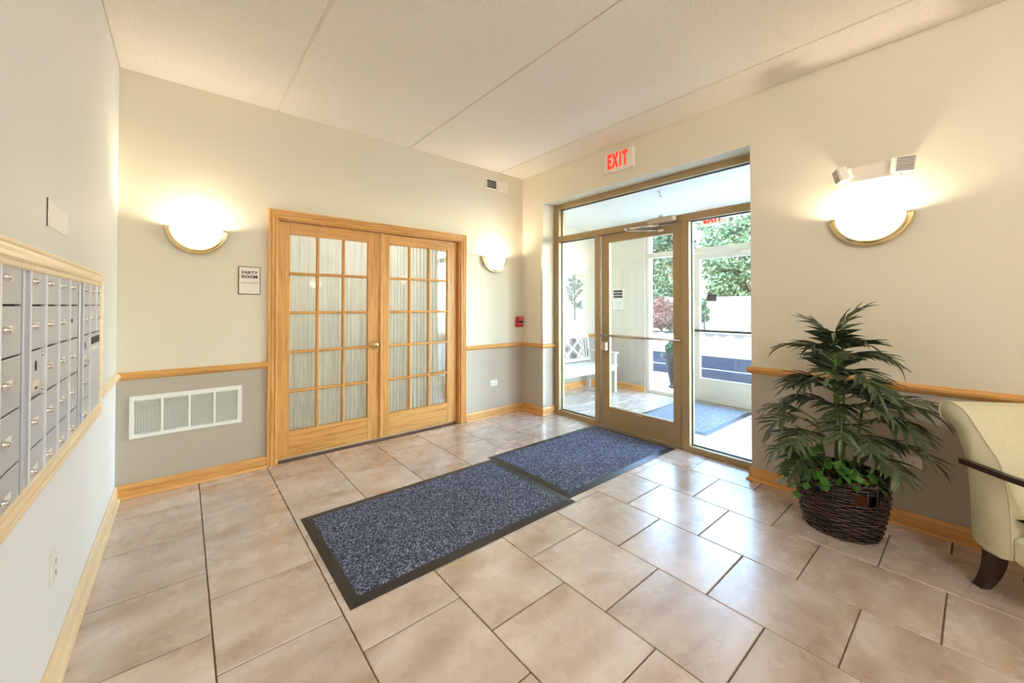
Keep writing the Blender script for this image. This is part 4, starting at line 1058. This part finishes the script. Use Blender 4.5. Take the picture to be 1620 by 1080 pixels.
struct(bed.build('mulch_bed', 'mulch'), 'dark mulch bed below the fence', 'planting bed')
# rocks edging the bed
rnd = random.Random(21)
def rock_mesh(seed):
    r_ = random.Random(seed); bm = bmesh.new(); bmesh.ops.create_icosphere(bm, subdivisions=2, radius=1)
    for v in bm.verts: v.co *= r_.uniform(.78, 1.1); v.co.z *= .6
    me = bpy.data.meshes.new('rock'); bm.to_mesh(me); bm.free(); me.materials.append(M['rock']); return me
RM = [rock_mesh(i) for i in range(4)]
for k in range(15):
    o = link('landscape_rock', RM[k % 4]); s = rnd.uniform(.1, .17); o.scale = (s, s*rnd.uniform(.9, 1.5), s); o.rotation_euler = (0, 0, rnd.uniform(0, 6)); o.location = (18.25+rnd.uniform(-.15, .15), 4.6+k*.6, -.03+s*.4)
    tag(o, 'grey landscape rock edging the mulch bed by the fence', 'rock', 'rocks along the mulch bed')
# board fence
fe = thing('board_fence', 'weathered wooden board fence beyond the drive', 'fence', (21.4, 0, -.03))
bmesh_ = MB().box(-.012, .012, -.07, .07, 0, 1.85, .004).mesh('board'); bmesh_.materials.append(M['fence'])
for k in range(62):
    o = link('board', bmesh_, fe, (random.uniform(-.004, .004), 1.5+k*.15, 0)); o.rotation_euler = (0, 0, random.uniform(-.02, .02))
for k in range(5): MB().box(.02, .11, 1.6+k*2.3-.05, 1.6+k*2.3+.05, 0, 1.9).build('post', 'fence', fe)
for z in (.4, 1.45): MB().box(.012, .05, 1.45, 10.8, z, z+.09).build('rail', 'fence', fe)
def foliage(n, fn, size, seed):
    r_ = random.Random(seed); vs_ = []; fs_ = []
    for k in range(n):
        c = Vector(fn(r_)); s = size*r_.uniform(.6, 1.3)
        ax = Vector((r_.gauss(0, 1), r_.gauss(0, 1), r_.gauss(0, .7))).normalized(); nn = ax.orthogonal(); nn.rotate(Matrix.Rotation(r_.uniform(0, 6.28), 3, ax)); sd = ax.cross(nn)
        o = len(vs_)
        vs_ += [tuple(c-ax*s), tuple(c+sd*s*.45+nn*s*.12), tuple(c+ax*s), tuple(c-sd*s*.45+nn*s*.12)]
        fs_.append((o, o+1, o+2, o+3))
    return MB().add(vs_, fs_, False)
def blob_fn(clusters):
    def fn(r_):
        c, R = r_.choice(clusters); u = Vector((r_.gauss(0, 1), r_.gauss(0, 1), r_.gauss(0, 1))).normalized()*R*(r_.random()**.4); return (c[0]+u.x, c[1]+u.y, c[2]+u.z*.8)
    return fn
def tree(name, label, loc, h_, R, nleaf, leafmat, seed, trunk_r=.16, low=.08, size=.11, group='trees and shrubs beyond the drive'):
    t = thing(name, label, 'tree', loc, 0, group); r_ = random.Random(seed)
    tr = MB().tube([(0, 0, 0), (.1, .05, h_*.3), (0, .1, h_*.6), (.05, 0, h_*.92)], [trunk_r, trunk_r*.8, trunk_r*.5, trunk_r*.15], 9).build('trunk', 'bark', t)
    cl_ = []
    for k in range(48):
        z = h_*(low+(1-low)*(k+.5)/48); rr = R*math.sin(PI*min(1, .22+.76*(k+.5)/48))**.5; a = k*2.4+r_.uniform(-.4, .4); q = rr*r_.uniform(.4, .85)
        c = (q*math.cos(a), q*math.sin(a), z); cl_.append((c, R*r_.uniform(.36, .55)))
        MB().tube([(0.03, .05, z-h_*.12), (c[0]*.5, c[1]*.5, z-h_*.05), c], [trunk_r*.3, trunk_r*.2, trunk_r*.08], 5).build('branch', 'bark', t)
    foliage(nleaf, blob_fn(cl_), size, seed+1).build('crown', leafmat, t, fix=False)['kind'] = 'stuff'
    return t
tree('broadleaf_tree', 'pale leafy tree at the near end of the board fence', (23.8, 2.8, -.03), 9.5, 1.9, 32000, 'tree_leaf', 6)
tree('broadleaf_tree', 'tall pale leafy tree just behind the board fence', (23.8, 7.7, -.03), 9.8, 1.95, 32000, 'tree_leaf', 1)
tree('broadleaf_tree', 'dense dark leafy tree behind the red shrubs', (23.8, 12.5, -.03), 9.2, 1.9, 32000, 'tree_dark', 2)
tree('broadleaf_tree', 'slender leafy tree past the last red shrub', (23.8, 17.3, -.03), 8.8, 1.9, 32000, 'tree_leaf', 3)
tree('broadleaf_tree', 'dark leafy tree far behind the near fence end', (29.2, 5.0, -.03), 11.5, 2.0, 32000, 'tree_dark', 8)
tree('broadleaf_tree', 'tall dark tree between two nearer trees far behind the fence', (29.2, 10.1, -.03), 12.0, 2.0, 32000, 'tree_dark', 4)
tree('broadleaf_tree', 'pale tree far behind the dense dark tree', (29.2, 15.0, -.03), 11.5, 2.0, 32000, 'tree_leaf', 5)
def shrub(label, loc, R, h_, n_, mat_, seed, name='shrub'):
    t = thing(name, label, 'shrub', loc, 0, 'trees and shrubs beyond the drive'); r_ = random.Random(seed)
    for k in range(7):
        a = k*.9; MB().tube([(0, 0, 0), (R*.3*math.cos(a), R*.3*math.sin(a), h_*.4), (R*.6*math.cos(a), R*.6*math.sin(a), h_*.75)], [.025, .018, .008], 5).build('stem', 'bark', t)
    cl_ = [((r_.uniform(-R, R)*.6, r_.uniform(-R, R)*.6, h_*r_.uniform(.18, .85)), R*.5) for _ in range(12)]
    foliage(n_, blob_fn(cl_), .06, seed).build('leaves', mat_, t, fix=False)['kind'] = 'stuff'
shrub('dark red leaved shrub beside the slender tree', (20.0, 10.3, -.02), .95, 1.8, 5000, 'red_leaf', 31)
shrub('dark red leaved shrub with a green bush at its side', (20.0, 13.4, -.02), .95, 1.6, 4500, 'red_leaf', 32)
shrub('green bush at the end of the board fence', (20.1, 8.5, -.02), .5, 1.9, 4500, 'tree_dark', 33)
shrub('low green bush in front of the board fence', (20.2, 5.9, -.02), .45, .8, 2500, 'tree_leaf', 34)

# planter with a clipped ball
pn = thing('urn_planter', 'tall black tapered planter outside the glass', 'planter', (6.55, 3.09, -.02))
MB().lathe([(0, 0), (.15, 0), (.15, .03), (.12, .045), (.125, .06), (.21, .48), (.215, .49), (.262, .495), (.268, .52), (.262, .56), (.235, .56), (.23, .52), (0, .515)], 28).build('urn', 'urn', pn)
MB().lathe([(0, .53), (.1, .53), (.228, .524)], 20).build('soil', 'soil', pn)
bx = thing('boxwood_ball', 'clipped green boxwood ball growing in the black planter', 'plant', (6.55, 3.09, .52))
MB().tube([(0, 0, 0), (0, 0, .14)], .012, 6).build('stem', 'bark', bx)
def ballfn(r_):
    u = Vector((r_.gauss(0, 1), r_.gauss(0, 1), r_.gauss(0, 1))).normalized()*.2*(.82+.18*r_.random()); return (u.x, u.y, max(.01, .1+u.z*.8))
foliage(3800, ballfn, .02, 41).build('foliage', 'box_leaf', bx, fix=False)['kind'] = 'stuff'
